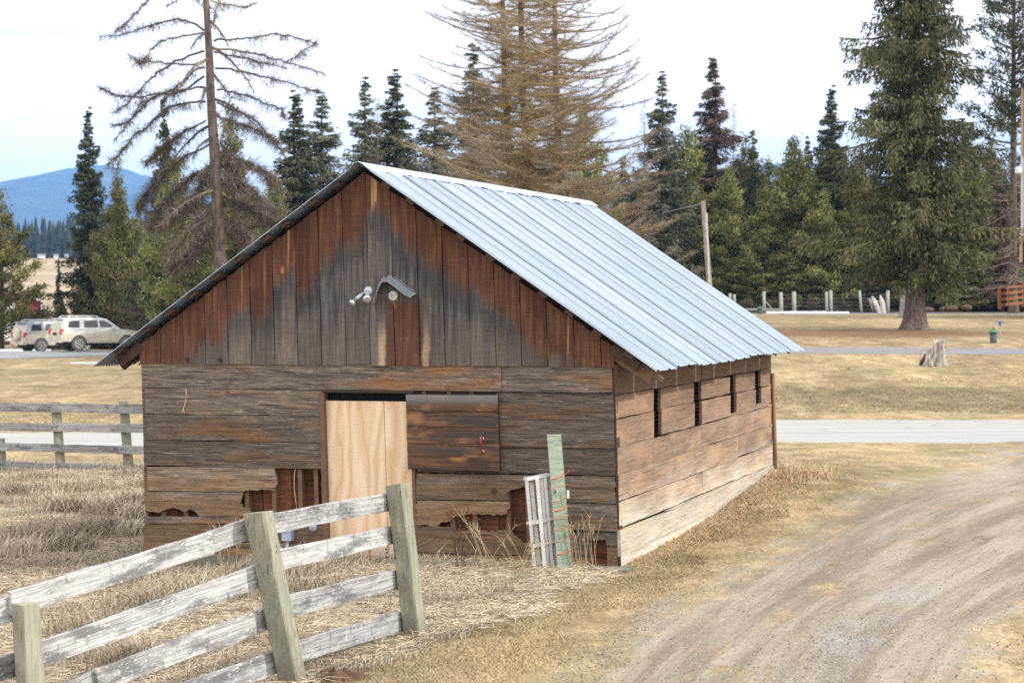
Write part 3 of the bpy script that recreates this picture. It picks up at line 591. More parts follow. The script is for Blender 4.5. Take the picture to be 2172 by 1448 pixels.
# -- roof
def roof_z(x): return ZR - abs(x - W / 2) * SLOPE
RY0, RY1 = -OF, L + OB
def sheet(y0, y1, sx_, pitch, prof, name):     # one sheet of roofing from ridge to eave, ribs run down the slope
    xe_ = (W / 2 + OR if sx_ > 0 else W / 2 + OL) + (.012 * g_.normal()); ns = 6
    ys = []; hs = []
    y = y0; pts = []
    while y < y1 - 1e-6:
        for t, h in prof:
            yy = y + t * pitch
            if yy <= y1 + .03: pts.append((yy, h))
        y += pitch
    pts = np.array(pts); n = len(pts); V = []; bow = g_.normal() * .004
    for k in range(ns):
        t = k / (ns - 1); x = W / 2 + sx_ * (.02 + (xe_ - .02) * t); dz = bow * t
        if k == ns - 1: dz += 0
        edge = (g_.normal(size=n) * .0025 if k == ns - 1 else 0)
        V.append(np.stack([np.full(n, x) + sx_ * edge, pts[:, 0], roof_z(x) + pts[:, 1] + dz + .002 * np.sin(pts[:, 0] * 2.1 + t * 3) + .004], -1))
    V = np.concatenate(V); i = (np.arange(ns - 1)[:, None] * n + np.arange(n - 1)[None]).ravel()
    f = np.stack([i, i + 1, i + n + 1, i + n], -1); f = f if sx_ < 0 else f[:, ::-1]
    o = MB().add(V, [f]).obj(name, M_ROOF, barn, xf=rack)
    md = o.modifiers.new('gauge', 'SOLIDIFY'); md.thickness = .0025; return o
rib = [(0, .0), (.06, .004), (.10, .015), (.20, .015), (.24, .004), (.32, 0), (.52, 0), (.55, .003), (.59, .003), (.62, 0), (.80, 0), (.83, .003), (.86, .003), (.89, 0)]
ns_ = 9; yy = np.linspace(RY0, RY1, ns_ + 1); corr = [(0, 0), (.25, .008), (.5, .016), (.75, .008)]
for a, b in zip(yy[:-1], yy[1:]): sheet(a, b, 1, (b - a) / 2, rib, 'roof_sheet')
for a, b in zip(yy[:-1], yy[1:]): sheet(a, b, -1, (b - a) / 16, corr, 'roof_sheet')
cap_m = plain('bright_ridge_metal', (.42, .45, .48), .4, .5, .3, .1, 3)
for k in range(5):
    a, b = RY0 + (RY1 - RY0) * k / 5 - .02, RY0 + (RY1 - RY0) * (k + 1) / 5 + .02; V = []; m_ = 14
    for q, (dx, dz) in enumerate(((-.115, -.05), (-.045, .010), (0, .030), (.045, .010), (.115, -.05))):
        for y in np.linspace(a, b, m_): V.append((W / 2 + dx + (g_.normal() * .006 if abs(dx) > .1 else 0), y, ZR + dz - .02 + k * .002 + (g_.normal() * .006 if abs(dx) > .1 else 0)))
    i = (np.arange(4)[:, None] * m_ + np.arange(m_ - 1)[None]).ravel()
    o = MB().add(V, [np.stack([i, i + 1, i + m_ + 1, i + m_], -1)]).obj('ridge_cap', cap_m, barn, xf=rack); o.modifiers.new('gauge', 'SOLIDIFY').thickness = .003
# purlins under the sheets, rafters, rafter tails
ct = cos(math.atan(SLOPE)); st_ = sin(math.atan(SLOPE))
pu = [(710, 398), (663, 430), (603, 478), (563, 511), (507, 555), (457, 596), (407, 633), (358, 670), (307, 710), (250, 756)]
for (u, v) in pu:
    x = fpx(u, v, -OF + .03)[0]
    for s_ in (-1, 1):
        xx = x if s_ < 0 else W - x; z = roof_z(xx) - .034
        d = np.array([s_ * ct, 0, -st_]); nrm = np.array([s_ * st_, 0, ct])
        if s_ < 0 or xx < W + .40: MB().beam((xx, -OF + .03 + g_.random() * .02, z), (xx, L + OB - .03, z), .095, .036, up=nrm).obj('purlin', M_RAFT, barn, xf=rack)
for y in np.linspace(.16, L - .1, 9):
    for s_ in (-1, 1):
        nrm = np.array([s_ * st_, 0, ct]); a = np.array([W / 2 + s_ * .02, y, roof_z(W / 2) - .11]); xe2 = W / 2 + s_ * (W / 2 + .30)
        MB().beam(a, (xe2, y, roof_z(xe2) - .11), .042, .10, up=nrm).obj('rafter', M_RAFT, barn, xf=rack)
for s_ in (-1, 1):                      # doubled weathered tails at the front corners
    xe2 = W / 2 + s_ * (W / 2 + .24); x3 = W / 2 + s_ * (W / 2 - .02); nrm = np.array([s_ * st_, 0, ct])
    MB().beam((x3, -.0, roof_z(x3) - .11), (xe2, -.0, roof_z(xe2) - .11), .04, .10, up=nrm).obj('rafter_tail', M_RAFT, barn, xf=rack)
    if s_ > 0: MB().beam((x3, .05, roof_z(x3) - .15), (W + .36, .05, roof_z(W + .36) - .13), .045, .13, up=nrm).obj('rafter_tail', M_STUD, barn, xf=rack)
xe2 = W + .40; MB().beam((W + .05, .05, roof_z(W + .05) - .10), (xe2 + .06, .08, roof_z(xe2) - .13), .06, .04, up=(st_, 0, ct)).obj('rafter_tail', M_STUD, barn, xf=rack)
# -- things fixed to or hanging on the front
def on_front(name, u, v, label, cat, y=-.02):
    x, z = fpx(u, v); p = rack(np.array([[x, y, z]]))[0]
    o = empty(name, (BX + p[0] * cT + p[1] * sT, BY - p[0] * sT + p[1] * cT, p[2]), -TH, label, cat); return o, x, z
fl, fx_, fz_ = on_front('flood_light', 783, 617, 'pale twin-bulb flood light fixed high on the gable', 'flood light')
MFL = plain('pale_blue_cast_metal', (.50, .55, .62), .45, .4, .2, .05); MBU = plain('silvered_bulb_glass', (.62, .62, .60), .18, .6, .75, .05)
rel = lambda u, v, y: (fpx(u, v)[0] - fx_, y, fpx(u, v)[1] - fz_)
MB().lathe([(0, -.022), (.03, -.022), (.044, -.015), (.046, .0), (0, .0)], sides=16, axis=1).obj('base_plate', MFL, fl, True)
def head(p0, p1, p2, rb):
    p0, p1, p2 = map(np.array, (p0, p1, p2)); hd = MB().tube([p0, p0 * .7 + p1 * .3, p0 * .6 + p1 * .4, p1], [.009, .012, .019, .021], 9).obj('lamp_head', MFL, fl, True)
    d = (p2 - p1) / np.linalg.norm(p2 - p1); l = np.linalg.norm(p2 - p1)
    MB().tube([p1, p1 + d * .02, p1 + d * l * .55, p1 + d * l * .85, p1 + d * l * .97, p1 + d * l], [.016, .018, rb * .8, rb, rb * .8, rb * .25], 14).obj('bulb', MBU, hd, True)
head(rel(776, 620, -.03), rel(765, 634, -.10), rel(757, 645, -.15), .042)
head(rel(784, 622, -.03), rel(789, 626, -.11), rel(794, 636, -.19), .046)
hd, hx_, hz_ = on_front('metal_hood', 836, 620, 'curved galvanised metal hood with a crimped edge sheltering the lampholder', 'hood')
hp = [(804, 643), (808, 628), (813, 614), (818, 604), (823, 598), (830, 598), (838, 602), (848, 609), (858, 617), (868, 625), (882, 631)]
rel = lambda u, v, y: (fpx(u, v)[0] - hx_, y, fpx(u, v)[1] - hz_)
P = np.array([rel(u, v, 0) for u, v in hp]); n = len(P); t = np.linspace(0, n - 1, 60); Q = np.stack([np.interp(t, np.arange(n), P[:, k]) for k in range(3)], -1)
gr = np.gradient(Q, axis=0); nr = np.stack([-gr[:, 2], gr[:, 1] * 0, gr[:, 0]], -1); nr /= np.linalg.norm(nr, axis=1)[:, None]; fl_ = sm(0, 14, np.arange(60))[:, None] * .6 + .4
V = np.concatenate([Q + nr * .045 * fl_, Q + nr * .022 * fl_ + [0, -.07, 0], Q + np.array([0.0, -.15, .0])])
i = (np.arange(2)[:, None] * 60 + np.arange(59)[None]).ravel(); o = MB().add(V, [np.stack([i, i + 1, i + 61, i + 60], -1)]).obj('hood_sheet', plain('dull_galvanised', (.30, .34, .37), .5, .4, .4, .1), hd)
o.modifiers.new('gauge', 'SOLIDIFY').thickness = .004
for k in range(5, 57, 2):
    a = Q[k] + nr[k] * .043 * fl_[k]; MB().beam(a, a + nr[k] * .020 + [0, -.004, 0], .008, .008, up=(0, 1, 0)).obj('crimp_tooth', MFL, hd)
lh, lx_, lz_ = on_front('lampholder', 836, 627, 'round white porcelain lampholder under the metal hood', 'lampholder')
MB().lathe([(0, -.045), (.018, -.045), (.02, -.03), (.036, -.028), (.05, -.018), (.052, 0), (0, 0)], sides=20, axis=1).obj('porcelain_disc', plain('white_porcelain', (.68, .66, .60), .3, .5, 0, .04), lh, True)
MB().tube([(0, -.047, 0), (0, -.046, 0)], .008, 8).obj('socket', M_DARK, lh)
MB().tube([(.012, -.01, -.05), (.006, -.014, -.08), (.016, -.012, -.105), (.022, -.01, -.125)], .004, 5).obj('wire', plain('orange_cable', (.55, .24, .06), .6), lh, True)
MTW = plain('tan_twine', (.52, .38, .22), .9, .1)
tw, tx_, tz_ = on_front('twine', 397, 825, 'tan twine hanging on the upper left siding board', 'twine', -.03)
rel = lambda u, v, y: (fpx(u, v)[0] - tx_, y, fpx(u, v)[1] - tz_)
mb = MB().tube([rel(396, 824, 0), rel(399, 832, -.008), rel(398, 845, -.004), rel(396, 858, -.005), rel(393, 868, -.008), rel(391, 876, -.004)], .006, 5)
mb.tube([rel(393, 868, -.008), rel(396, 874, -.006)], .005, 5); mb.obj('cord', MTW, tw, True)
tw, tx_, tz_ = on_front('hanging_wire', 625, 988, 'thin pale wire hanging down in the broken-out opening left of the door', 'wire', .03)
MB().tube([rel(625, 988, .0), rel(623, 1010, -.008), rel(624, 1035, -.01), rel(627, 1060, 0), rel(631, 1085, 0)], .0045, 5).obj('cord', MTW, tw, True)
mt, ex, ez = on_front('electric_box', 614, 1135, 'grey electrical box with a pipe left of the plywood door', 'electrical box', -.01)
rel = lambda u, v, y: (fpx(u, v)[0] - ex, y, fpx(u, v)[1] - ez); ME = plain('grey_enamel', (.36, .42, .50), .45, .4, 0, .08)
a, b = rel(605, 1144, 0), rel(624, 1124, 0); MB().box((a[0], -.09, a[2]), (b[0], .0, b[2])).obj('housing', ME, mt)
MB().box((a[0] - .006, -.1, b[2] - .012), (b[0] + .006, .0, b[2] + .006)).obj('cover', ME, mt)
MB().tube([rel(614, 1144, -.045), rel(615, 1180, -.045), rel(617, 1215, -.04)], .018, 9).obj('pipe', ME, mt, True)
MB().lathe([(0, -.03), (.035, -.03), (.045, 0), (0, 0)], tuple(np.array(rel(665, 1118, 0))), 12, 1).obj('knockout', ME, mt, True)
# ------------------------------------------------------------------ board fence in front of the barn
M_FB, M_FB2, M_PO = m_fence(), m_fence(.68), m_post()
def weathered_bar(A, B, w, h, up, m, name, par, seed, seg=14, org=(0, 0, 0)):
    g = R_(seed); A = np.asarray(A, float); B = np.asarray(B, float); d = B - A; Ln = np.linalg.norm(d); d /= Ln; up = np.asarray(up, float)
    x = np.cross(d, up); x /= np.linalg.norm(x); z = np.cross(x, d); V = []
    n = seg + 1; wob = lambda s: np.convolve(g.normal(size=n + 4), np.ones(3) / 3, 'same')[2:-2] * s
    lo, hi, tw = wob(.006), wob(.006), wob(.006)
    # built along its own x axis so that the wood grain follows the board
    for k in range(n):
        q = Ln * k / seg
        for sx, sz, e in ((-1, -1, lo), (1, -1, lo), (1, 1, hi), (-1, 1, hi)): V.append((q, sx * w / 2 + tw[k], sz * h / 2 + e[k]))
    i = np.arange(seg)[:, None] * 4 + np.arange(4)[None]; j = np.arange(seg)[:, None] * 4 + (np.arange(4)[None] + 1) % 4
    f = np.stack([i, j, j + 4, i + 4], -1).reshape(-1, 4)
    o = MB().add(V, [f[:, ::-1], np.array([[0, 1, 2, 3]]), np.array([[3, 2, 1, 0]]) + seg * 4]).obj(name, m, par)
    from mathutils import Matrix
    Mx = Matrix(((d[0], x[0], z[0], A[0] - org[0]), (d[1], x[1], z[1], A[1] - org[1]), (d[2], x[2], z[2], A[2] - org[2]), (0, 0, 0, 1)))
    o.matrix_local = Mx; return o
def fence_post(T, Bt, wd, yaw, m, par, org, name='post', slant=.0):
    T = np.asarray(T, float); Bt = np.asarray(Bt, float); g = R_(int(abs(T[0] * 1000)) % 9999)
    Bt = Bt + (Bt - T) / np.linalg.norm(Bt - T) * .35; V = []; c_, s_ = cos(yaw), sin(yaw); rows = 9
    for k in range(rows):
        P = Bt + (T - Bt) * k / (rows - 1)
        for a, b in ((-1, -.86), (-.86, -1), (.86, -1), (1, -.86), (1, .86), (.86, 1), (-.86, 1), (-1, .86)):
            h = wd / 2 * (1 + g.normal() * .018); dx, dy = a * h, b * h
            V.append(P + np.array([dx * c_ - dy * s_, dx * s_ + dy * c_, (slant * a if k == rows - 1 else 0)]))
    i = (np.arange(rows - 1)[:, None] * 8 + np.arange(8)[None]).ravel(); j = (np.arange(rows - 1)[:, None] * 8 + (np.arange(8)[None] + 1) % 8).ravel()
    V = np.array(V) - np.asarray(org, float)
    return MB().add(V, [np.stack([i, j, j + 8, i + 8], -1), np.arange(8)[::-1], np.arange(8) + (rows - 1) * 8]).obj(name, m, par)
P1t, P1b = at(843, 1026, 17.75), at(882, 1356, 17.86)
P2t, P2b = at(547, 1086, 15.85), at(621, 1442, 15.97)
P3t, P3b = at(54, 1279, 14.3), at(72, 1560, 14.3)
org = (P1b[0], P1b[1], 0.)
fen = empty('board_fence', org, 0, 'near fence of silvery grey boards on leaning green posts in front of the barn', 'fence')
yaw = atan2(1.89, .78) - pi / 2
fence_post(P1t, P1b, .142, yaw - .05, M_PO, fen, org, slant=.012); fence_post(P2t, P2b, .155, yaw + .02, M_PO, fen, org, slant=.01)
fence_post(P3t, P3b, .135, yaw - .42, M_PO, fen, org)
def on_plane(u, v, A, B, off):          # sight line meets the upright plane through A and B, shifted off to the left
    d = np.array([B[0] - A[0], B[1] - A[1]]); d /= np.linalg.norm(d); nrm = np.array([-d[1], d[0]]); k = (u - 1086) / F
    a = np.array([A[0], A[1]]) + nrm * off; Y = np.dot(nrm, a) / (nrm[0] * k + nrm[1]); return at(u, v, Y)
lv = lambda T, B_, t: T + (B_ - T) * t
def rail(p, q, post_a, post_b, t, off, h, sd):
    pl = (lv(*post_a, t), lv(*post_b, t)); A, B = on_plane(p[0], p[1], *pl, off), on_plane(q[0], q[1], *pl, off); weathered_bar(A, B, .034, h, (0, 0, 1), M_FB, 'rail', fen, sd, org=org)
Q1, Q2, Q3 = (P1t, P1b), (P2t, P2b), (P3t, P3b)
for k, (p, q, h, t) in enumerate([((552, 1114), (838, 1060), .136, .12), ((576, 1190), (848, 1131), .138, .34), ((600, 1287), (858, 1224), .150, .60), ((620, 1383), (866, 1312), .150, .86)]):
    rail(p, q, Q2, Q1, t, .098, h, 40 + k)
for k, (p, q, h, o_, t) in enumerate([((22, 1280), (448, 1152), .150, .092, .05), ((415, 1160), (538, 1116), .150, .128, .1), ((72, 1391), (572, 1212), .152, .092, .36), ((205, 1444), (588, 1302), .152, .092, .62), ((330, 1492), (600, 1397), .150, .092, .88),
      ((-160, 1345), (60, 1281), .150, .128, .05), ((-160, 1462), (75, 1396), .150, .128, .4), ((60, 1510), (212, 1440), .148, .128, .62)]):
    rail(p, q, Q3, Q2, t, o_, h, 60 + k)
for (u, v, Y, r) in ((841, 1074, 17.72, .010), (862, 1250, 17.77, .007)):
    q = at(u, v, Y) - np.array(org); MB().tube([q + [0, .02, 0], q + [0, -.006, 0]], r, 8).obj('nail_head', M_DARK, fen)
# ------------------------------------------------------------------ board fence on the left behind the barn
D = 39.; org = tuple(at(120, 1000, D)); f2 = empty('paddock_fence', org, 0, 'grey board fence at the left beyond the barn beside the road', 'fence')
for (ut, vt, ub_, vb) in ((118, 852, 130, 1002), (262, 850, 274, 1004), (0, 930, 4, 985), (-150, 850, -145, 1000), (405, 852, 415, 1004)):
    fence_post(at(ut, vt, D), at(ub_, vb, D), .155, .25, M_PO, f2, org)
k = 0
for (y0, y1, h) in ((863, 867, .150), (904, 908, .135), (947, 954, .135), (983, 999, .13)):
    for (a, b, dd) in ((-150, 122, .12), (118, 268, .10), (250, 420, .13)):
        ya = y0 + (y1 - y0) * (a / 300); yb_ = y0 + (y1 - y0) * (b / 300)
        weathered_bar(at(a, ya, D - dd), at(b, yb_ + (k % 2), D - dd), .035, h, (0, 0, 1), M_FB2, 'rail', f2, 80 + k, org=org); k += 1
# ------------------------------------------------------------------ pallet and green board leaning on the front
MWP = plain('bleached_pallet_wood', (.58, .565, .545), .9, .2, 0, .22, 12)
base = at(1160, 1228, 22.25); pal = empty('pallet', base, 0, 'bleached slatted pallet standing on edge against the barn front', 'pallet')
def pl(u, v, dy=0.): return at(u, v, 22.25 + dy) - base
def slat(p, q, w, t, nm='slat', dy=0., dq=None): MB().beam(pl(*p, dy), pl(*q, dy if dq is None else dq), w, t, side=(1, 0, 0), up=(0, 1, 0)).obj(nm, MWP, pal)
for (a, b, dy, w) in (((1117, 1018), (1136, 1224), .0, .034), ((1127, 1022), (1146, 1226), .075, .04), ((1139, 1011), (1158, 1232), -.03, .036), ((1148, 1010), (1166, 1226), .06, .036)):
    slat(a, b, w, .02, 'slat', dy)
for (a, b, dy) in (((1155, 1008), (1172, 1220), .06), ((1163, 1006), (1180, 1216), .12)): slat(a, b, .036, .02, 'slat', dy)
for (p, q) in (((1114, 1016), (1164, 1006)), ((1120, 1110), (1172, 1098)), ((1126, 1158), (1176, 1146)), ((1133, 1216), (1180, 1206))):
    MB().beam(pl(*p, .02), pl(*q, .11), .10, .026, up=(0, 0, 1)).obj('cross_block', MWP, pal)
M_GP = m_siding('green_treated_plank', (.155, .19, .145), (.225, .265, .205), (.27, .31, .25), (.2, .23, .165), 0., bump=.2)
gb = at(1196, 1200, 22.2); gp_ = empty('green_plank', gb, 0, 'green treated plank leaning on the barn with orange twine around it', 'plank')
V = []
for (u, v, dy) in ((1160, 921, .06), (1190, 921, .20), (1213, 1206, .14), (1183, 1213, .0)):
    for t in (0., .045): V.append(at(u, v, 22.2 + dy + t) - gb)
V = np.array(V); MB().add(V, [[(0, 2, 4, 6), (7, 5, 3, 1), (0, 1, 3, 2), (2, 3, 5, 4), (4, 5, 7, 6), (6, 7, 1, 0)]]).obj('plank', M_GP, gp_)
MOT = plain('orange_twine', (.62, .12, .04), .8, .2)
pts = []
for k, v in enumerate((1012, 1034, 1060, 1080, 1098, 1120, 1145, 1172)):
    t = (v - 921) / 288.; uL, uR = 1160 + 23 * t - 2, 1190 + 23 * t + 4; y = 22.2 + .06 - .06 * t
    mb = MB().tube([at(uL, v + 4, y - .012) - gb, at((uL + uR) / 2, v + 1, y + .045) - gb, at(uR, v - 8, y + .13) - gb], .004 if k in (0, 3, 7) else .0022, 5)
    if k in (0, 2, 7): mb.tube([at(uR, v - 8, y + .12) - gb, at(uR + 6, v - 14, y + .10) - gb], .004, 5)
    mb.obj('twine', MOT, gp_)
q = at(1182, 1041, 22.21) - gb; MB().tube([q + [0, .08, 0], q + [0, .03, 0]], .014, 8).obj('bolt', plain('zinc_bolt', (.5, .5, .5), .4, .5, .6), gp_)
q = at(1205, 1048, 22.3) - gb; MB().box(q - [.012, .004, .04], q + [.012, .004, .04]).obj('tag', plain('white_tag', (.6, .6, .6)), gp_)
# timber end and scrap on the ground by the near corner
p = hit(1285, 1213); tb = empty('timber_block', p, -TH, 'mossy timber end on the ground at the near barn corner', 'timber')
MB().box((-.24, -.05, -.1), (.22, .22, .035)).obj('block', MG, tb)
p = hit(1347, 1184); sc_ = empty('wood_scrap', p, .5, 'small pale wood scrap lying by the sunny wall', 'scrap')
MB().beam((-.06, 0, .02), (.07, .03, .05), .07, .02).obj('chip', MWP, sc_)
MB().beam((-.10, .02, .012), (.0, .05, .02), .05, .02).obj('chip', M_DARK, sc_)
# ------------------------------------------------------------------ far fence, posts and yard things on the right
M_FP = plain('pale_green_post', (.31, .325, .275), .9, .2, 0, .2, 3)
D = 138.; o0 = at(1684, 666, D); f3 = empty('wire_fence', o0, 0, 'distant wire fence on pale posts at the edge of the wood', 'fence')
prev = None
for (ut, vt, ub_, vb, r) in ((1548, 622, 1549, 640, .09), (1557, 624, 1558, 642, .09), (1620, 618, 1621, 652, .10), (1656, 620, 1658, 671, .11), (1684, 618, 1685, 670, .12), (1753, 619, 1754, 667, .09), (1762, 616, 1763, 667, .10), (1823, 616, 1828, 658, .08), (1883, 616, 1883, 660, .11)):
    T, B_ = at(ut, vt, D) - o0, at(ub_, vb, D) - o0; B_[2] -= .4; MB().tube([B_, T], r, 8).obj('post', M_FP, f3, True)
MB().beam(at(1580, 656, D - .1) - o0, at(1658, 656, D - .1) - o0, .05, .13).obj('rail', M_FP, f3)
MB().beam(at(1625, 640, D) - o0, at(1640, 658, D) - o0, .05, .08).obj('brace', M_FP, f3)
mw = MB()
for v in (626, 634, 642, 650, 658): mw.tube([at(1658, v, D) - o0, at(1684, v, D) - o0, at(1754, v - 1, D) - o0, at(1826, v - 2, D) - o0, at(1883, v - 2, D) - o0], .006, 3)
mw.obj('wire', plain('fence_wire', (.25, .25, .25), .6, .3, .3), f3)
MGC, MGB = plain('green_enamel_cap', (.06, .16, .09), .5, .4), plain('dark_grey_pipe', (.07, .085, .085), .6, .3)
for k, (u, v, lab) in enumerate(((2107, 727, 'dark capped well pipe standing in the lawn near the stump'), (1612, 668, 'dark capped well pipe near the wire fence just past the roof eave'))):
    p = hit(u, v) if k == 0 else at(u, v, 120.); s_ = 1. if k == 0 else 1.15
    wp = empty('well_pipe', p, 0, lab, 'well pipe', 'capped well pipes')
    MB().lathe([(0, -.2), (.115 * s_, -.2), (.115 * s_, .33), (0, .33)], sides=16).obj('pipe', MGB, wp, True)
    MB().lathe([(0, .33), (.165 * s_, .33), (.165 * s_, .37), (.11 * s_, .40), (.09 * s_, .43), (0, .435)], sides=16).obj('cap', MGC, wp, True)
    MB().lathe([(0, .43), (.022, .43), (.03, .50), (.012, .55), (0, .55)], sides=8).obj('knob', MGC, wp, True)
p = hit(2121, 716); bs = empty('marker_stake', p, 0, 'small blue marker on a thin stake in the lawn', 'marker')
MB().tube([(0, 0, -.1), (0, 0, .42)], .014, 6).obj('stake', plain('grey_stake', (.35, .36, .36)), bs)
MB().box((-.05, -.012, .40), (.05, .012, .56)).obj('plate', plain('blue_plate', (.06, .12, .36), .5), bs)
# split stump
M_ST = m_bark('bleached_stump_wood', (.20, .17, .14), (.52, .47, .41), 1.4)
p = hit(1976, 775); stp = empty('tree_stump', p, 0, 'pale split tree stump standing in the lawn', 'stump'); s_ = 65 / F
def stump(cx, w0, w1, h, ht, seed, name):
    g = R_(seed); n = 22; th = np.arange(n) * 2 * pi / n; lob = 1 + .12 * np.sin(th * 3 + seed) + .06 * g.normal(size=n); V = []
    for z, w_ in ((-.15, w0 * 1.25), (.03, w0 * 1.12), (.15, w0), (.4, w0 * .95), (.75, w1), (1., w1)):
        top = (z == 1.) * (ht * np.cos(th - .4) + g.normal(size=n) * .03)
        V.append(np.stack([cx + np.cos(th) * w_ * lob, np.sin(th) * w_ * .75 * lob, np.full(n, z * h if z > 0 else z) + top], -1))
    V = np.concatenate(V); i = (np.arange(5)[:, None] * n + np.arange(n)[None]).ravel(); j = (np.arange(5)[:, None] * n + (np.arange(n)[None] + 1) % n).ravel()
    return MB().add(V, [np.stack([i, j, j + n, i + n], -1), np.arange(n) + 5 * n]).obj(name, M_ST, stp)
stump(16 * s_, 15 * s_, 13.5 * s_, 52 * s_, .05, 3, 'tall_half'); stump(-12 * s_, 15 * s_, 11 * s_, 32 * s_, .03, 8, 'low_half')
MB().tube([(-24 * s_, -.1, .02), (-20 * s_, -.16, .16), (-16 * s_, -.17, .32)], [.06, .05, .02], 7).obj('root', M_DARK, stp)
MB().tube([(-5 * s_, -.22, -.02), (0, -.2, .14), (8 * s_, -.16, .34)], [.08, .06, .03], 7).obj('root', M_ST, stp)
# root wad and splintered logs by the wood
M_WL = m_bark('grey_driftwood', (.32, .30, .27), (.60, .57, .53), 1.2)
D = 136.
for (lab, pts, rs) in (('weathered grey log leaning in the grass before the wood', ((1868, 668), (1858, 645), (1850, 630)), (.16, .14, .08)),
                       ('broken white trunk stub with a pointed top before the wood', ((1874, 664), (1871, 640), (1867, 626)), (.17, .15, .03))):
    o = at(*pts[0], D); lg = empty('broken_log', o, 0, lab, 'log', 'broken logs before the wood'); P = [at(u, v, D + k * .3) - o for k, (u, v) in enumerate(pts)]
    P = [P[0] - [0, 0, .2]] + P; MB().tube(P, [rs[0]] + list(rs), 9).obj('log', M_WL, lg, True)
o = at(1853, 650, D + .5); rw = empty('root_wad', o, 0, 'upturned tangle of bleached tree roots before the wood', 'roots'); g = R_(12)
for k in range(9):
    a = g.random() * 2 * pi; q = np.array([cos(a) * .35, .2 * g.normal(), .1 + .45 * g.random()]); MB().tube([(0, 0, -.3), q * .6 + [0, 0, .1], q + g.normal(size=3) * .1], [.09, .06, .02], 6).obj('root', M_WL, rw, True)
D = 108.; o = at(1918, 672, D); sn = empty('bark_snag', o, 0, 'pale broken-off tree trunk behind the big spruce', 'tree snag')
MB().tube([at(1916, 680, D) - o, at(1916, 665, D) - o, at(1917, 640, D) - o, at(1919, 600, D) - o, at(1921, 540, D) - o], [.26, .21, .175, .165, .15], 12).obj('trunk', m_bark('pale_snag_bark', (.22, .17, .14), (.42, .38, .34), .8), sn, True)
for k, (u, v, l) in enumerate(((1968, 660, 12), (2003, 659, 8), (2018, 657, 13), (2051, 655, 10))):
    o = at(u, v + 2, 122.); lg = empty('lying_log', o, 0, ('dark log lying just right of the big spruce trunk', 'thin dark log second right of the big spruce', 'longest of the dark logs right of the big spruce', 'reddish dark log lying nearest the orange railing')[k], 'log', 'short logs lying at the wood edge')
    e = l / F * 122.; MB().tube([(-e, 0, .12), (0, .1, .14), (e, .25, .12)], [.13, .15, .12], 9).obj('log', m_bark('dark_log', (.06, .045, .035), (.17, .12, .085), 1.5) if k == 0 else bpy.data.materials['dark_log'], lg, True)
# utility pole behind the roof, orange railing, cabin corner
D = 110.; o = np.append(at(1502, 640, D)[:2], 1.6); up = empty('utility_pole', o, 0, 'leaning wooden utility pole seen over the metal roof', 'pole')
T = at(1491, 426, D) - o; MB().tube([(0.2, 0, -.8), T * .4 + [.12, 0, 0], T], [.15, .135, .115], 10).obj('pole', m_bark('pole_wood', (.20, .16, .13), (.36, .30, .25), .5), up, True)
MB().tube([at(1504, 600, D - .3) - o, at(1499, 452, D - .3) - o], .035, 6).obj('conduit', plain('light_conduit', (.55, .55, .55), .5), up)
MB().tube([at(1489, 432, D) - o, at(1450, 441, D + 3) - o, at(1404, 452, D + 8) - o], .014, 4).obj('guy_wire', plain('steel_wire', (.3, .3, .3), .5, .5, .4), up)
M_OR = plain('orange_stained_wood', (.36, .155, .06), .7, .3, 0, .25, 4)
D = 112.; o = at(2120, 650, D); rl = empty('railing', o, 0, 'orange stained wooden railing at the right edge', 'railing')
slope = lambda u, v: at(u, v - (u - 2120) * .10, D + (u - 2120) * .02) - o
for u in (2120, 2171, 2222, 2273): MB().beam(slope(u, 655), slope(u, 610), .13, .13, up=(0, 1, 0)).obj('post', M_OR, rl)
MB().beam(slope(2138, 650), slope(2138, 612), .09, .09, up=(0, 1, 0)).obj('post', M_OR, rl)
for v in (611, 623, 635, 647): MB().beam(slope(2118, v), slope(2275, v), .06, .13 if v != 611 else .10).obj('rail', M_OR, rl)
D = 104.; o = np.append(at(2210, 640, D)[:2], 2.2); cb = empty('cabin', o, -.2185, 'dark red raised cabin whose corner shows at the right edge', 'cabin')
RC = np.array([[cos(.2185), -sin(.2185), 0], [sin(.2185), cos(.2185), 0], [0, 0, 1]]); c0 = RC @ (at(2166.5, 556, D) - o); c1 = RC @ (at(2166.5, 185, D) - o); cy_ = c0[1]; MRD = m_siding('dark_red_cladding', (.055, .014, .012), (.11, .028, .022), (.13, .04, .03), (.1, .03, .02), 0, bump=.3)
MB().box((c0[0] + .06, cy_ + .12, c0[2]), (c0[0] + 7, cy_ + 8, c1[2])).obj('wall', MRD, cb)
MB().box((c0[0] - .03, cy_, at(0, 500, D)[2] - o[2]), (c0[0] + .11, cy_ + .13, at(0, 332, D)[2] - o[2])).obj('corner_trim', plain('pale_trim', (.46, .46, .47)), cb)
MB().box((c0[0] - .09, cy_, c0[2]), (c0[0] + .05, cy_ + .13, at(0, 500, D)[2] - o[2] - .01)).obj('corner_trim', plain('tan_trim', (.36, .25, .17)), cb)
MB().box((c0[0] - .02, cy_ + .01, at(0, 331, D)[2] - o[2]), (c0[0] + .10, cy_ + .12, c1[2])).obj('corner_trim', bpy.data.materials['tan_trim'], cb)
for z in (362,):
    q = RC @ (at(2160, z, D - .1) - o); mb = MB(); mb.lathe([(0, -.16), (.12, -.14), (.17, -.05), (.12, 0), (.17, .08), (.10, .16), (0, .17)], tuple(q), 12, 2); mb.obj('outdoor_lamp', plain('white_enamel', (.7, .7, .72), .4), cb, True)
MB().box((c0[0] - .05, cy_ - .1, c1[2]), (c0[0] + 7.8, cy_ + 8.6, c1[2] + .2)).obj('roof', M_DARK, cb)
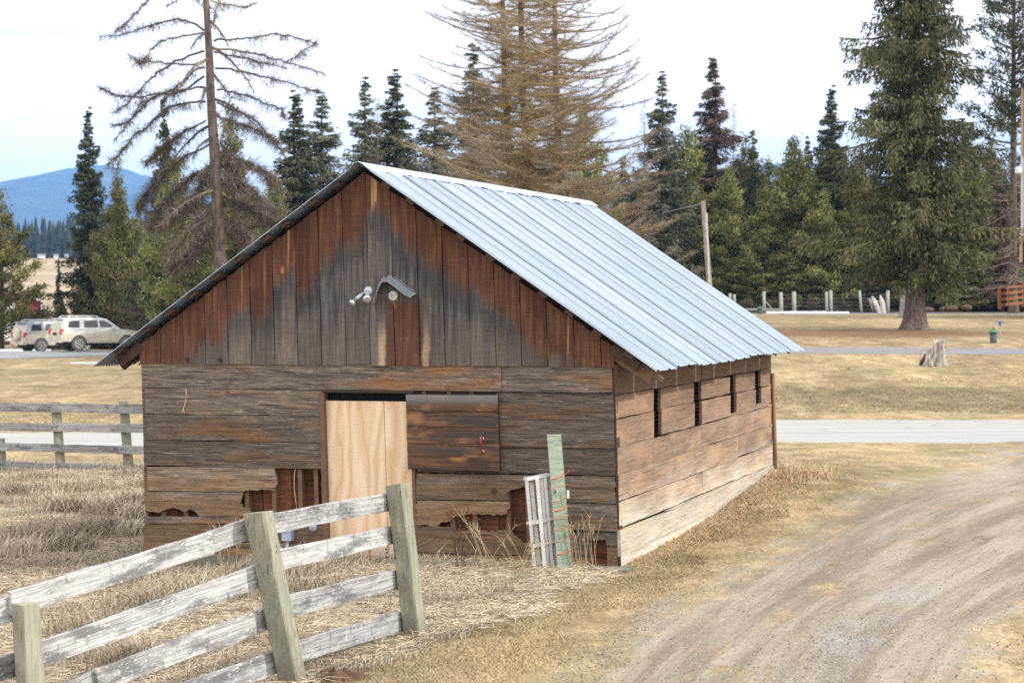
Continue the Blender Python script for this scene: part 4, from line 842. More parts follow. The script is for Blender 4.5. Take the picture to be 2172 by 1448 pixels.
MB().box((c0[0] + .5, cy_ + .5, -1.2), (c0[0] + 6.9, cy_ + 7.6, c0[2])).obj('lower_wall', MRD, cb)
for x in (1.2, 4, 6.8): MB().box((c0[0] + x, cy_ + .4, -.6), (c0[0] + x + .2, cy_ + .6, c0[2])).obj('stilt', M_DARK, cb)
# red barn and white houses far left
D = 160.; o = np.append(at(30, 700, D)[:2], -.5); rb = empty('red_barn', o, .2, 'red metal barn with white trim behind the trees at the left edge', 'barn')
MRB = G('red_ribbed_metal', .6, .3); vx = MRB.xyz()[0]; rbc = MRB.ramp(MRB.ma('SINE', MRB.ma('MULTIPLY', vx, 22.)), .5, 1, 0, .4); MRB.done(MRB.mix(rbc, (.20, .035, .038), (.11, .018, .02)))
eL = at(-70, 628, D) - o; eR = at(88, 642, D) - o; pk = at(10, 612, D) - o
MB().prism([(eL[0], 0), (eR[0], 0), (eR[0], eR[2]), (pk[0], pk[2]), (eL[0], eL[2])], (0, 12), lambda a, b, d: np.stack([a, d, b], -1)).obj('wall', MRB.m, rb)
mw_ = plain('white_trim', (.72, .72, .72)); MB().box((eR[0] - .08, -.06, 0), (eR[0] + .14, .1, eR[2])).obj('corner_trim', mw_, rb)
MB().beam(pk + [0, -.1, .08], eR + [.2, -.1, .05], .25, .14).obj('roof_trim', mw_, rb); MB().beam(pk + [0, -.1, .08], eL + [-.2, -.1, .05], .25, .14).obj('roof_trim', mw_, rb)
for s_ in (eL, eR): MB().prism([(pk[0], pk[2] + .02), (s_[0], s_[2] + .02), (s_[0], s_[2] + .12), (pk[0], pk[2] + .12)], (-.2, 12.2), lambda a, b, d: np.stack([a, d, b], -1)).obj('roof', plain('dull_roof_metal', (.30, .30, .31), .4, .5, .3), rb)
q = at(18, 690, D) - o; MB().box((q[0] - .5, -.05, 0.3), (q[0] + .45, .0, 1.9)).obj('door', mw_, rb); MB().box((q[0] - .5, -.05, 2.1), (q[0] + .45, 0, 3.0)).obj('window', mw_, rb)
for (u, D, wd) in ((88, 905, 1.5), (119, 915, .9), (141, 912, .7)):
    z = float(height((u - 1086) * D / F, D)); o = ((u - 1086) * D / F, D, z)
    hs = empty('farmhouse', o, .2, {88: 'longest of the far white farmhouses below the distant wood', 119: 'middle one of the far white farmhouses below the distant wood', 141: 'smallest of the far white farmhouses below the distant wood'}[u], 'house', 'far white farmhouses')
    MB().box((-wd, 0, 0), (wd, 3, 1.1)).obj('wall', plain('far_white_wall', (.75, .75, .75)) if u == 88 else bpy.data.materials['far_white_wall'], hs)
    MB().prism([(-.2, 1.1), (3.2, 1.1), (1.5, 1.7)], (-wd - .2, wd + .2), lambda a, b, d: np.stack([d, a, b], -1)).obj('roof', MP, hs)
# snow left in the shade
MSN = plain('old_snow', (.80, .82, .86), .6, .3, 0, .05, 3)
def snow(u0, u1, v, D, hgt=.06, seed=1, sz=.5):
    g = R_(seed); x0, x1 = (u0 - 1086) * D / F, (u1 - 1086) * D / F; n = 40; m = 6; V = []
    for k in range(n):
        t = k / (n - 1); x = x0 + (x1 - x0) * t; wv_ = sz * (.35 + .65 * abs(sin(t * 9 + seed)) ) * sin(pi * min(max(t, .03), .97)) ** .5
        for j in range(m):
            s_ = j / (m - 1); y = D + (s_ - .5) * wv_ * 2 + .15 * sin(t * 14 + seed); V.append((x, y, float(height(x, y)) + hgt * sin(pi * s_) - .015 + g.normal() * .004))
    i = (np.arange(n - 1)[:, None] * m + np.arange(m - 1)[None]).ravel()
    return tag(MB().add(V, [np.stack([i, i + m, i + m + 1, i + 1], -1)]).obj('snow_patch', MSN, smooth=True), kind='structure')
snow(1625, 1752, 666, 135.5, .12, 2, 1.6); snow(1755, 1800, 664, 136, .1, 5, 1.0)
snow(-20, 110, 745, 139, .10, 3, 1.4); snow(190, 245, 735, 146, .1, 6, 1.2); snow(150, 215, 757, 112.5, .05, 9, .6)
p = at(296, 1172, 24.4); snow(286, 322, 1170, 24.3, .10, 4, .22)
# ------------------------------------------------------------------ parked cars
def m_mud(name, clean, zl, zh):
    g = G(name, .45, .5); x, y, z = g.xyz(); f = g.ramp(g.ma('ADD', z, g.ma('MULTIPLY', g.ma('SUBTRACT', g.noise(g.co(), 3, 4), .5), .35)), zh, zl)
    f = g.ma('MAXIMUM', f, g.ma('MULTIPLY', g.ramp(g.ma('ADD', x, g.ma('MULTIPLY', g.noise(g.co(), 3, 4), .2)), .40, .16), g.ramp(z, 1.66, 1.5)))
    col = g.mix(g.ma('MULTIPLY', f, .95), clean, g.vary((.52, .455, .34), g.noise(g.co(), 7, 4), .18)); g.set(g.b.inputs['Roughness'], g.ramp(f, 0, 1, .35, .9)); return g.done(col)
M_GL = plain('car_glass', (.035, .045, .055), .12, .6, 0, .05); M_TY = plain('dusty_tyre', (.13, .125, .12), .9, .2, 0, .2); M_RI = plain('muddy_rim', (.42, .39, .33), .6, .4, .2, .15, 9)
M_BL = plain('black_trim', (.02, .02, .02), .7); M_TL = plain('tail_lamp', (.48, .06, .06), .3, .5)
def suv(name, loc, rz, label, paint, spare, group='cars parked on the left road'):
    car = empty(name, loc, rz, label, 'car', group); hw = .94
    arc = lambda cx, r, a0, a1: [(cx + r * cos(t), .40 + r * sin(t)) for t in np.linspace(a0, a1, 11)]
    low = [(.06, .52), (0, .70), (.03, 1.05), (.10, 1.20), (3.32, 1.18), (3.7, 1.16), (4.45, 1.06), (4.68, .98), (4.78, .78), (4.74, .52)]
    a_ = radians(16); bot = [(4.32, .50)] + arc(3.84, .46, a_, pi - a_) + [(3.36, .42), (1.52, .42)] + arc(1.04, .46, a_, pi - a_) + [(.56, .50)]
    prof = np.array(low + bot); n = len(prof); wf = lambda z, x: hw - .05 * np.clip((z - .9) / .3, 0, 1) - .06 * np.clip((.6 - z) / .2, 0, 1) - .10 * np.clip((x - 4.3) / .5, 0, 1) ** 2 - .05 * np.clip((.2 - x) / .2, 0, 1)
    wv_ = np.array([wf(z, x) for x, z in prof]); V = np.concatenate([np.stack([prof[:, 0], -wv_, prof[:, 1]], -1), np.stack([prof[:, 0], wv_, prof[:, 1]], -1)])
    i = np.arange(n); j = (i + 1) % n
    MB().add(V, [i[::-1], i + n, np.stack([i, j, j + n, i + n], -1)]).obj('body', paint, car)
    gh_ = [(.07, 1.195), (.16, 1.55), (.28, 1.74), (.55, 1.80), (1.6, 1.825), (2.45, 1.79), (2.72, 1.73), (3.50, 1.175)]
    wg = lambda z: .885 - .19 * (z - 1.19) / .62
    q = np.array(gh_); n = len(q); wv_ = np.array([wg(z) for x, z in gh_]); V = np.concatenate([np.stack([q[:, 0], -wv_, q[:, 1]], -1), np.stack([q[:, 0], wv_, q[:, 1]], -1)])
    i = np.arange(n); j = (i + 1) % n; MB().add(V, [i[::-1], i + n, np.stack([i, j, j + n, i + n], -1)]).obj('cabin', paint, car)
    for s_ in (-1, 1):
        for p in ([(.42, 1.27), (.52, 1.62), (1.12, 1.66), (1.10, 1.27)], [(1.36, 1.27), (1.40, 1.66), (2.18, 1.67), (2.20, 1.27)], [(2.29, 1.27), (2.28, 1.67), (2.62, 1.64), (3.22, 1.27)]):
            P = np.array(p); V = []
            for dd in (.006, .0): V += [(x, s_ * (wg(z) + dd), z) for x, z in p]
            f = [(0, 1, 2, 3)] if s_ > 0 else [(3, 2, 1, 0)]
            MB().add(V, [f, [(0, 4, 5, 1), (1, 5, 6, 2), (2, 6, 7, 3), (3, 7, 4, 0)]]).obj('side_window', M_GL, car)
        MB().box((2.0, s_ * .90 - .02, 1.00), (2.16, s_ * .90 + .02, 1.03)).obj('door_handle', paint, car); MB().box((2.98 - .95 + 1., s_ * .90 - .02, 1.02), (3.16, s_ * .90 + .02, 1.05)).obj('door_handle', paint, car)
        MB().box((2.98, s_ * .97 - .10, 1.20), (3.14, s_ * .97 + .10, 1.36)).obj('mirror', paint, car)
        MB().tube([(.5, s_ * .62, 1.83), (.7, s_ * .62, 1.90), (2.1, s_ * .62, 1.905), (2.35, s_ * .62, 1.82)], .025, 6).obj('roof_rail', paint, car)
        MB().beam((.02, s_ * .80, .90), (.10, s_ * .79, 1.16), .16, .22, up=(1, 0, 0)).obj('tail_lamp', M_TL, car)
        MB().box((4.52, s_ * .78 - .12, .86), (4.74, s_ * .78 + .10, 1.0)).obj('headlight', MSN, car)
        for cx in (1.04, 3.84):
            wh = MB().lathe([(.22, -.11), (.36, -.12), (.395, -.08), (.40, 0), (.395, .08), (.36, .12), (.22, .11)], (cx, s_ * .83, .40), 24, 1).obj('wheel', M_TY, car, True)
            wh.name = 'tyre'
            rm = MB().lathe([(.0, -.02), (.25, -.02), (.25, .02), (0, .02)], (cx, s_ * .93, .40), 18, 1)
            for a in np.arange(6) * pi / 3: rm.beam((cx + .06 * cos(a), s_ * .955, .40 + .06 * sin(a)), (cx + .23 * cos(a), s_ * .955, .40 + .23 * sin(a)), .03, .07, up=(0, 1, 0))
            r_ = rm.obj('rim', M_RI, wh)
            for a in np.arange(6) * pi / 3 + pi / 6: MB().box((cx + .15 * cos(a) - .035, s_ * .952 - .004, .40 + .15 * sin(a) - .035), (cx + .15 * cos(a) + .035, s_ * .952 + .004, .40 + .15 * sin(a) + .035)).obj('rim_hole', M_BL, wh)
            wh.name = 'wheel'
    MB().beam((.128, 0, 1.30), (.222, 0, 1.58), .02, 1.26, up=(0, 1, 0)).obj('rear_window', M_GL if not spare else paint, car)
    MB().beam((2.83, 0, 1.665), (3.44, 0, 1.235), .02, 1.34, up=(0, 1, 0)).obj('windscreen', M_GL, car)
    MB().box((-.08, -.86, .46), (.14, .86, .68)).obj('rear_bumper', paint, car); MB().box((4.66, -.8, .45), (4.84, .8, .68)).obj('front_bumper', paint, car)
    MB().box((.35, -.72, .30), (4.4, .72, .5)).obj('underbody', M_BL, car); MB().box((.10, -.62, 1.74), (.35, .62, 1.79)).obj('spoiler', paint, car)
    if spare: MB().lathe([(0, -.20), (.30, -.20), (.37, -.15), (.38, -.02), (0, 0)], (-.0, -.02, 1.02), 22, 0).obj('spare_wheel_cover', m_mud('mud_cover', (.4, .42, .42), .2, 1.9), car, True)
    else: MB().box((-.005, -.26, .86), (.012, .26, 1.0)).obj('number_plate_recess', M_BL, car)
    return car
yw = radians(33)
def park(u_r, v_r, D, yaw):            # put the rear right wheel where the photo has it
    p = at(u_r, v_r, D); c_, s_ = cos(yaw), sin(yaw); x, y = 1.04, -.94; return (p[0] - (x * c_ - y * s_), p[1] - (x * s_ + y * c_), p[2])
suv('parked_car', park(168, 744, 126., yw), yw, 'muddy white estate car nearest the barn on the left road', m_mud('muddy_white_paint', (.62, .625, .615), .78, 1.22), False)
suv('parked_car', park(88, 748, 134., radians(38)), radians(38), 'dusty grey car with a covered spare wheel behind the white one', m_mud('muddy_grey_paint', (.30, .32, .36), .9, 1.5), True)
# ------------------------------------------------------------------ trees
BK1 = m_bark('grey_brown_bark', (.055, .04, .032), (.16, .12, .095)); BK2 = m_bark('pinkish_dead_bark', (.075, .055, .047), (.20, .155, .135), .8)
BKL = m_bark('larch_bark', (.07, .042, .026), (.19, .12, .068))
LF_S = m_leaf('spruce_needles', (.036, .046, .024), (.10, .115, .052), (.12, .10, .055))
LF_H = m_leaf('big_spruce_needles', (.042, .050, .024), (.158, .158, .064), (.17, .13, .06))
LF_P = m_leaf('pine_needles', (.052, .060, .020), (.175, .165, .050), (.19, .135, .042))
LF_G = m_leaf('green_pine_needles', (.082, .098, .030), (.25, .255, .080), (.16, .16, .058))
LF_B = m_leaf('grey_green_needles', (.065, .075, .046), (.16, .165, .10), (.17, .14, .095))
LF_R = m_leaf('dying_needles', (.07, .042, .034), (.19, .125, .095), (.10, .085, .055))
TW_L = m_leaf('larch_twigs', (.25, .205, .155), (.26, .18, .065), (.25, .195, .125), .9)
TW_G = m_leaf('grey_twigs', (.10, .07, .06), (.24, .18, .155), (.15, .13, .085), .9)
def crown(kind, H, R, cb, g, dens=1., leaf=(.30, .08), tips=0.):
    mb = MB(); z0 = H * cb
    dz = {'spruce': .34, 'pine': .42, 'hero': .22}[kind]; z = z0
    Ps, Ds, Ls, Ws, Rn = [], [], [], [], []
    while z < H - .2:
        t = (z - z0) / (H - z0)
        if kind == 'pine': rad = R * (.55 + .6 * sin(pi * min(1, .22 + t * .85))) * (1 - t) ** .62
        elif kind == 'hero': rad = R * (1 - t) ** .50 * (.80 + .25 * sin(z * 1.9)) * (.85 + .15 * sm(0, .12, t))
        else: rad = R * (1 - t) ** .78 * (.88 + .16 * sin(z * 2.3 + 1) + .10 * g.normal())
        rad = max(float(rad), .22)
        nb = {'spruce': 6, 'pine': 5, 'hero': 6}[kind]; a0 = g.random() * 6.28
        for k in range(nb):
            a = g.random() * 6.28 if kind != 'hero' else a0 + k * 2 * pi / nb + g.normal() * .4; l = rad * (.42 + .75 * g.random()); zz = z + (g.random() - .5) * dz * 2.4; br = g.random()
            if g.random() < .12: l *= .45
            droop = {'spruce': -.22 - .25 * (1 - t), 'pine': .28 + .2 * t, 'hero': -.30 - .12 * (1 - t)}[kind] + g.normal() * .12; up_ = {'spruce': .25, 'pine': .15, 'hero': .26}[kind]
            out = np.array([cos(a), sin(a), 0]); lat = np.array([-sin(a), cos(a), 0])
            n = int((20 + l * {'spruce': 74, 'pine': 92, 'hero': 62}[kind]) * dens * (1 if l > .5 else .8))
            q = g.random(n) ** .75 if kind != 'pine' else .35 + .65 * g.random(n) ** .6
            arch = (lambda s: l * (droop * s + up_ * s * s))
            wdt = l * .34 * (1.05 - q) + .10
            lo = g.normal(size=n) * wdt * .62
            P = np.outer(q * l, out) + lo[:, None] * lat; P[:, 2] += zz + arch(q)
            if kind == 'hero':
                hang = g.random(n) ** 1.6 * .55 * np.minimum(1, l / 1.5); P[:, 2] -= hang
                D = out * .6 + np.sign(lo)[:, None] * lat * .5 + g.normal(size=(n, 3)) * .35; D[:, 2] -= .35 + 1.0 * (hang > .12)
            elif kind == 'spruce':
                P[:, 2] -= g.random(n) ** 1.4 * .55 * min(1, l * .8) - .08; D = out * .6 + np.sign(lo)[:, None] * lat * .5 + g.normal(size=(n, 3)) * .45; D[:, 2] -= .55
            else:
                P += g.normal(size=(n, 3)) * .16; D = out * .5 + g.normal(size=(n, 3)) * .6; D[:, 2] += .55
            Rn.append(np.clip(br * .55 + .45 * g.random(n) + .12 * (q - .5), 0, 1)); Ps.append(P); Ds.append(D); Ls.append(leaf[0] * (.6 + .7 * g.random(n)) * (.55 + .45 * min(1, l))); Ws.append(leaf[1] * (.6 + .8 * g.random(n)))
            if l > .8 or kind == 'hero':
                s_ = np.linspace(0, 1, 4); B = np.outer(s_ * l, out); B[:, 2] += zz + np.array([arch(q_) for q_ in s_]); mb.tube(B, np.linspace(.035 + .012 * l, .008, 4) * (1 if kind != 'hero' else .9), 3, False, .5)
        z += dz * (.75 + .5 * g.random())
    n = 24; Rn.append(g.random(n)); Ps.append(np.stack([g.normal(size=n) * .06, g.normal(size=n) * .06, H - 1.1 * g.random(n)], -1)); D = g.normal(size=(n, 3)) * .6; D[:, 2] += .6; Ds.append(D); Ls.append(np.full(n, leaf[0] * .6)); Ws.append(np.full(n, leaf[1] * .7))
    nl = sum(len(p) for p in Ps); mb.leaves(np.concatenate(Ps), np.concatenate(Ds), np.concatenate(Ls), np.concatenate(Ws), g, np.concatenate(Rn))
    return mb
def trunk_mb(H, r, g, lean=.0, sides=9):
    z = np.array([-.4, .0, .5, 1.5, H * .25, H * .5, H * .75, H]); rr = r * np.array([1.7, 1.5, 1.12, 1, .85, .6, .34, .03])
    P = np.stack([np.cumsum(g.normal(size=8)) * .03 * H / 20, np.cumsum(g.normal(size=8)) * .03 * H / 20, z], -1); P[:3, :2] = 0
    return MB().tube(P, rr, sides)
def bare(H, R, cb, g, nb, twn, up=.25, tw=(.55, .028), shape=.8):  # leafless larch: ascending limbs and fine twigs
    mb = MB(); Ps, Ds, Ls, Ws, Rq = [], [], [], [], []
    for k in range(nb):
        t = ((k + g.random()) / nb) ** 1.25; z = H * (cb + (1 - cb) * t * .99); a = g.random() * 2 * pi
        l = max(.3, R * (1 - t) ** shape * (.42 + .78 * g.random())); out = np.array([cos(a), sin(a), 0]); lat = np.array([-sin(a), cos(a), 0]); dr = -.22 + .27 * t + g.normal() * .20
        s_ = np.linspace(0, 1, 6); B = np.outer(s_ * l, out) + np.outer(np.sin(s_ * 5 + a * 3) * .07 * l, lat); B[:, 2] += z + l * (dr * s_ + up * s_ ** 2.2)
        mb.tube(B, np.linspace(.014 + .008 * l, .006, 6), 4, False, g.random())
        n = int(twn * l / R * max(.16, 1.25 - 1.2 * t)) + 4; q = g.random(n) ** .8; i = q * 5; i0 = np.minimum(i.astype(int), 4); P = B[i0] + (B[i0 + 1] - B[i0]) * (i - i0)[:, None]
        D = out * .55 + np.sign(g.normal(size=n))[:, None] * lat * .75 + g.normal(size=(n, 3)) * .3; D[:, 2] += .05 + .25 * q
        Rq += [np.clip(1.15 - q * 1.3 + .25 * g.normal(size=n), 0, 1)] * 2; Ps.append(P); Ds.append(D); Ls.append(tw[0] * (.5 + g.random(n)) * (1.25 - .7 * q)); Ws.append(np.full(n, tw[1]))
        P2 = P + D / np.linalg.norm(D, axis=1)[:, None] * (tw[0] * .5 * g.random(n))[:, None]; Ps.append(P2); Ds.append(D * .4 + g.normal(size=(n, 3)) * .5); Ls.append(tw[0] * .45 * (.5 + g.random(n))); Ws.append(np.full(n, tw[1] * .75))
    mb.twigs(np.concatenate(Ps), np.concatenate(Ds), np.concatenate(Ls), np.concatenate(Ws), g, np.concatenate(Rq)); return mb
VAR = {}
def variant(key, cm, bm, lm, tr=.2, H=20., lean=0.):
    g = R_(len(VAR) + 50); VAR[key] = (trunk_mb(H, tr, g).mesh(key + '_trunk', bm, True), cm.mesh(key + '_crown', lm))
variant('spruce_a', crown('spruce', 20, 3.1, .03, R_(1)), BK1, LF_S)
variant('spruce_b', crown('spruce', 20, 3.0, .08, R_(2), .8), BK1, LF_S)
variant('grey_a', crown('spruce', 20, 3.2, .05, R_(3), .75), BK1, LF_B)
variant('pine_a', crown('pine', 20, 3.2, .05, R_(4), 1.25, (.30, .075)), BK1, LF_P)
variant('pine_b', crown('pine', 20, 3.0, .06, R_(5), 1.25, (.30, .075)), BK1, LF_G)
variant('green_a', crown('spruce', 20, 3.2, .03, R_(6), 1.1, (.31, .08)), BK1, LF_G)
variant('dying_a', crown('spruce', 20, 2.8, .10, R_(7), .8, (.5, .06)), BKL, LF_R)
variant('bare_a', bare(20, 3.0, .08, R_(8), 190, 46), BK1, TW_G, .15)
variant('bare_b', bare(20, 3.2, .03, R_(9), 260, 60), BK1, TW_G, .16)
variant('short_spruce', crown('spruce', 11, 3.0, .02, R_(11), 1.0, (.29, .075)), BK1, LF_S, .15, 11)
variant('short_pine', crown('pine', 11, 2.9, .03, R_(12), 1.2, (.28, .07)), BK1, LF_P, .15, 11)
variant('short_green', crown('pine', 11, 2.8, .04, R_(13), 1.25, (.28, .07)), BK1, LF_G, .15, 11)
variant('short_grey', crown('spruce', 11, 3.0, .03, R_(14), 1.0, (.29, .075)), BK1, LF_B, .15, 11)
SHORT = {'spruce_a': 'short_spruce', 'spruce_b': 'short_spruce', 'pine_a': 'short_pine', 'pine_b': 'short_green', 'green_a': 'short_green', 'grey_a': 'short_grey'}
def tree(key, u, v_top, D, hw, label, name=None, group=None, rz=None, base_v=None):
    X = (u - 1086) * D / F; zg = float(height(X, D)); zt = HC - (v_top - HV) * D / F; H = zt - zg; g = R_(int(u * 7 + v_top))
    kind = {'spruce': 'spruce_tree', 'grey': 'spruce_tree', 'pine': 'pine_tree', 'green': 'spruce_tree', 'dying': 'dying_spruce', 'bare': 'bare_larch'}[key.split('_')[0]]
    o = empty(name or kind, (X, D, zg - .1), g.random() * 6.28 if rz is None else rz, label, 'tree', group)
    s_ = hw * D / F / 3.1 * ((1.5 if H < 14.5 else 1.6) if key[:4] in ('pine', 'bare') else (1.6 if H < 14.5 else 2.15)); k2 = SHORT.get(key, key) if H < 14.5 else key; o.scale = (s_, s_, (H + .1) / (11 if k2 in SHORT.values() else 20))
    for nm, me in zip(('trunk', 'crown'), VAR[k2]):
        c = bpy.data.objects.new(nm, me); C.objects.link(c); c.parent = o
    return o
T = tree
T('pine_a', 2, 418, 143, 78, 'olive pine cut off by the left edge of the view')
T('spruce_a', 187, 228, 146, 46, 'tall narrow dark spruce rising behind the white car')
T('pine_a', 250, 358, 143, 58, 'bushy yellow-green pine just right of the tall dark spruce')
T('spruce_b', 124, 548, 152, 15, 'small pointed spruce behind the parked cars')
T('green_a', 132, 634, 147, 20, 'low round green spruce in front of the small pointed one')
T('spruce_b', 348, 205, 131, 62, 'dark spruce behind the left limbs of the dead tree', rz=1)
T('pine_b', 375, 330, 128, 70, 'dense green pine left of the dead trunk')
T('pine_a', 487, 232, 126, 82, 'yellow-green pine right behind the dead trunk')
T('pine_a', 520, 400, 120, 60, 'short olive pine low beside the barn roof edge')
T('pine_b', 440, 440, 118, 70, 'low green pine behind the foot of the dead tree')
T('bare_b', 300, 480, 138, 50, 'grey leafless larch between the pine and the dead tree')
T('bare_b', 600, 395, 112, 55, 'grey leafless larch just above the left roof slope')
T('spruce_a', 628, 192, 142, 70, 'dark spruce left of the ridge with a leaning thin top')
T('grey_a', 682, 194, 150, 78, 'pale grey-green spruce left of the roof peak')
T('green_a', 580, 360, 140, 55, 'dark green spruce low behind the left roof slope')
T('grey_a', 775, 163, 146, 68, 'grey-green spruce just right of the roof peak')
T('spruce_a', 835, 147, 140, 78, 'dark pointed spruce between the roof peak and the larches')
T('bare_b', 797, 205, 128, 62, 'leafless mauve-brown larch between two spruces over the ridge')
T('bare_a', 850, 330, 120, 50, 'small leafless larch low over the ridge')
T('grey_a', 922, 185, 152, 75, 'thin grey spruce left of the brown larches')
T('spruce_b', 1002, 92, 124, 78, 'dark spruce half hidden by the brown larches')
T('green_a', 1238, 208, 140, 66, 'pale green spruce seen through the right larch')
T('spruce_b', 1180, 280, 150, 70, 'dark spruce low behind the larch trunks')
T('spruce_a', 1322, 330, 150, 60, 'dark spruce right behind the larch branches')
T('bare_a', 1365, 205, 138, 40, 'thin leafless larch left of the pointed grey spruce')
T('grey_a', 1404, 150, 146, 58, 'pointed grey spruce right of the brown larches')
T('dying_a', 1410, 330, 151, 55, 'brown dying spruce at the foot of the pointed grey one')
T('pine_b', 1457, 262, 149, 66, 'bright green conifer just left of the utility pole')
T('dying_a', 1512, 122, 152, 62, 'tall red-brown dying spruce with a bare top')
T('bare_a', 1556, 212, 152.5, 34, 'slender bare larch beside the red-brown spruce')
T('spruce_b', 1598, 275, 152.5, 52, 'dark spruce with a bare spire in the gap of sky')
T('pine_b', 1545, 345, 148.5, 58, 'green conifer right behind the utility pole')
T('pine_b', 1682, 284, 149, 72, 'broad green pine in the middle of the right wood')
T('grey_a', 1714, 292, 150, 46, 'thin grey spruce behind the broad green pine')
T('spruce_a', 1764, 182, 150, 54, 'dark thin spruce left of the big spruce')
T('pine_b', 1625, 395, 148, 54, 'short green conifer between the broad pine and the pole')
T('pine_a', 1812, 330, 148.5, 62, 'olive conifer behind the left skirt of the big spruce')
T('green_a', 1745, 400, 147.5, 56, 'short dark green spruce left of the big spruce')
T('pine_b', 2070, 330, 148.5, 70, 'green conifer right behind the big spruce')
T('dying_a', 2125, 385, 146, 50, 'red-brown thin conifer near the cabin corner')
T('pine_b', 2052, 268, 158, 58, 'green conifer showing between the big spruce and the right edge')
T('pine_a', 2104, 305, 154, 52, 'olive conifer left of the tall thin pine at the right edge')
T('spruce_b', 2160, 330, 158, 60, 'dark spruce low behind the cabin corner')
T('bare_b', 2075, 300, 151.5, 50, 'bare larch in the gap right of the big spruce')
T('pine_a', 2140, 450, 148, 62, 'olive conifer behind the orange railing')
# the woods behind: individuals nobody can tell apart
T('pine_b', 2890, -480, 54, 210, 'tall conifer just outside the right edge shading the lawn')
g = R_(78)
for k in range(8):
    u = 1575 + 330 * (k + g.random() * .7) / 8; T('bare_b', u, 618 + g.random() * 12, 141 + g.random() * 2, 26, 'one of the leafless shrubs behind the wire fence', 'leafless_shrub', 'leafless shrubs behind the wire fence')
g = R_(79)
for k in range(24):
    u = 1395 + (2190 - 1395) * (k + g.random() * .8) / 24; v = (295 if k % 2 else 345) + g.random() * 65
    T(['pine_b', 'pine_a', 'green_a', 'pine_b'][k % 4], u, v, 149 + g.random() * 9, 58 + g.random() * 18, 'one of the olive green conifers along the front of the right wood', group='conifers along the front of the right wood')
for k in range(12):
    u = 215 + 380 * (k + g.random() * .8) / 12
    T(['pine_b', 'green_a', 'pine_a', 'bare_b'][k % 4], u, 400 + g.random() * 110, 148 + g.random() * 14, 44 + g.random() * 14, 'one of the mixed conifers crowding behind the dead tree', group='conifers behind the dead tree')
g = R_(77)
for k in range(34):
    u = 1350 + (2230 - 1350) * (k + g.random() * .8) / 34; v = 335 + g.random() * 80 + (20 if 1600 < u < 1650 else 0)
    T(['green_a', 'pine_b', 'spruce_b', 'pine_b', 'spruce_a'][k % 5], u, v, 162 + g.random() * 24, 58 + g.random() * 16, 'one of the crowded conifers filling the wood on the right', group='conifers filling the right wood')
for k in range(20):
    u = 1540 + 660 * (k + g.random() * .8) / 20; T(['spruce_a', 'green_a'][k % 2], u, 500 + g.random() * 50, 146 + g.random() * 6, 42 + g.random() * 18, 'one of the low young spruces in the shade of the right wood', group='young spruces in the right wood')
for k in range(16):
    u = 560 + 830 * (k + g.random() * .8) / 16; T(['green_a', 'spruce_b', 'grey_a', 'pine_b'][k % 4], u, 345 + g.random() * 70, 155 + g.random() * 20, 55 + g.random() * 15, 'one of the conifers seen between the larches above the ridge', group='conifers beyond the ridge')
for k in range(9):
    u = 60 + 330 * (k + g.random() * .6) / 9; T('bare_b', u, 640 + g.random() * 20, 142 + g.random() * 8, 42, 'one of the grey leafless shrubs behind the parked cars', 'leafless_shrub', 'leafless shrubs behind the cars')
# the big spruce
D = 85.; p = at(1940, 698, D); p[2] = float(height(p[0], p[1])); big = empty('big_spruce', p, 0, 'large full spruce standing on the lawn on the right', 'tree')
g = R_(21); tb_ = MB(); zz = np.array([-.5, 0, .12, .35, .8, 1.6, 4, 9, 15, 20.4]); rr = np.array([.66, .54, .47, .41, .37, .345, .32, .23, .11, .03]); n = 22; th = np.arange(n) * 2 * pi / n; V = []
for z, r in zip(zz, rr):
    lob = 1 + (.16 * np.sin(th * 5 + .6) * max(0, 1 - z / .8) + .04 * np.sin(th * 9 + z * 2)); V.append(np.stack([np.cos(th) * r * lob + .02 * sin(z), np.sin(th) * r * lob, np.full(n, z)], -1))
i = (np.arange(len(zz) - 1)[:, None] * n + np.arange(n)[None]).ravel(); j = (np.arange(len(zz) - 1)[:, None] * n + (np.arange(n)[None] + 1) % n).ravel()
tb_.add(np.concatenate(V), [np.stack([i, j, j + n, i + n], -1)]); tb_.obj('trunk', m_bark('spruce_bark', (.07, .052, .045), (.20, .155, .135), 1.1), big, True)
crown('hero', 20.5, 4.05, .105, g, 1.5, (.21, .058)).obj('crown', LF_H, big)
# tall thin pine at the right edge, cut by the frame
D = 128.; p = at(2150, 660, D); p[2] = float(height(p[0], p[1])); tp = empty('pine_tree', p, 0, 'tall sparse pine with bare lower branches at the right edge', 'tree')
g = R_(31); trunk_mb(24, .24, g).obj('trunk', BK1, tp, True); cm = crown('pine', 24, 3.0, .40, g, .42, (.32, .08)); b2 = bare(24, 3.2, .06, R_(5), 120, 26, .1)
cm.obj('crown', LF_S, tp); b2.obj('dead_branches', TW_G, tp)
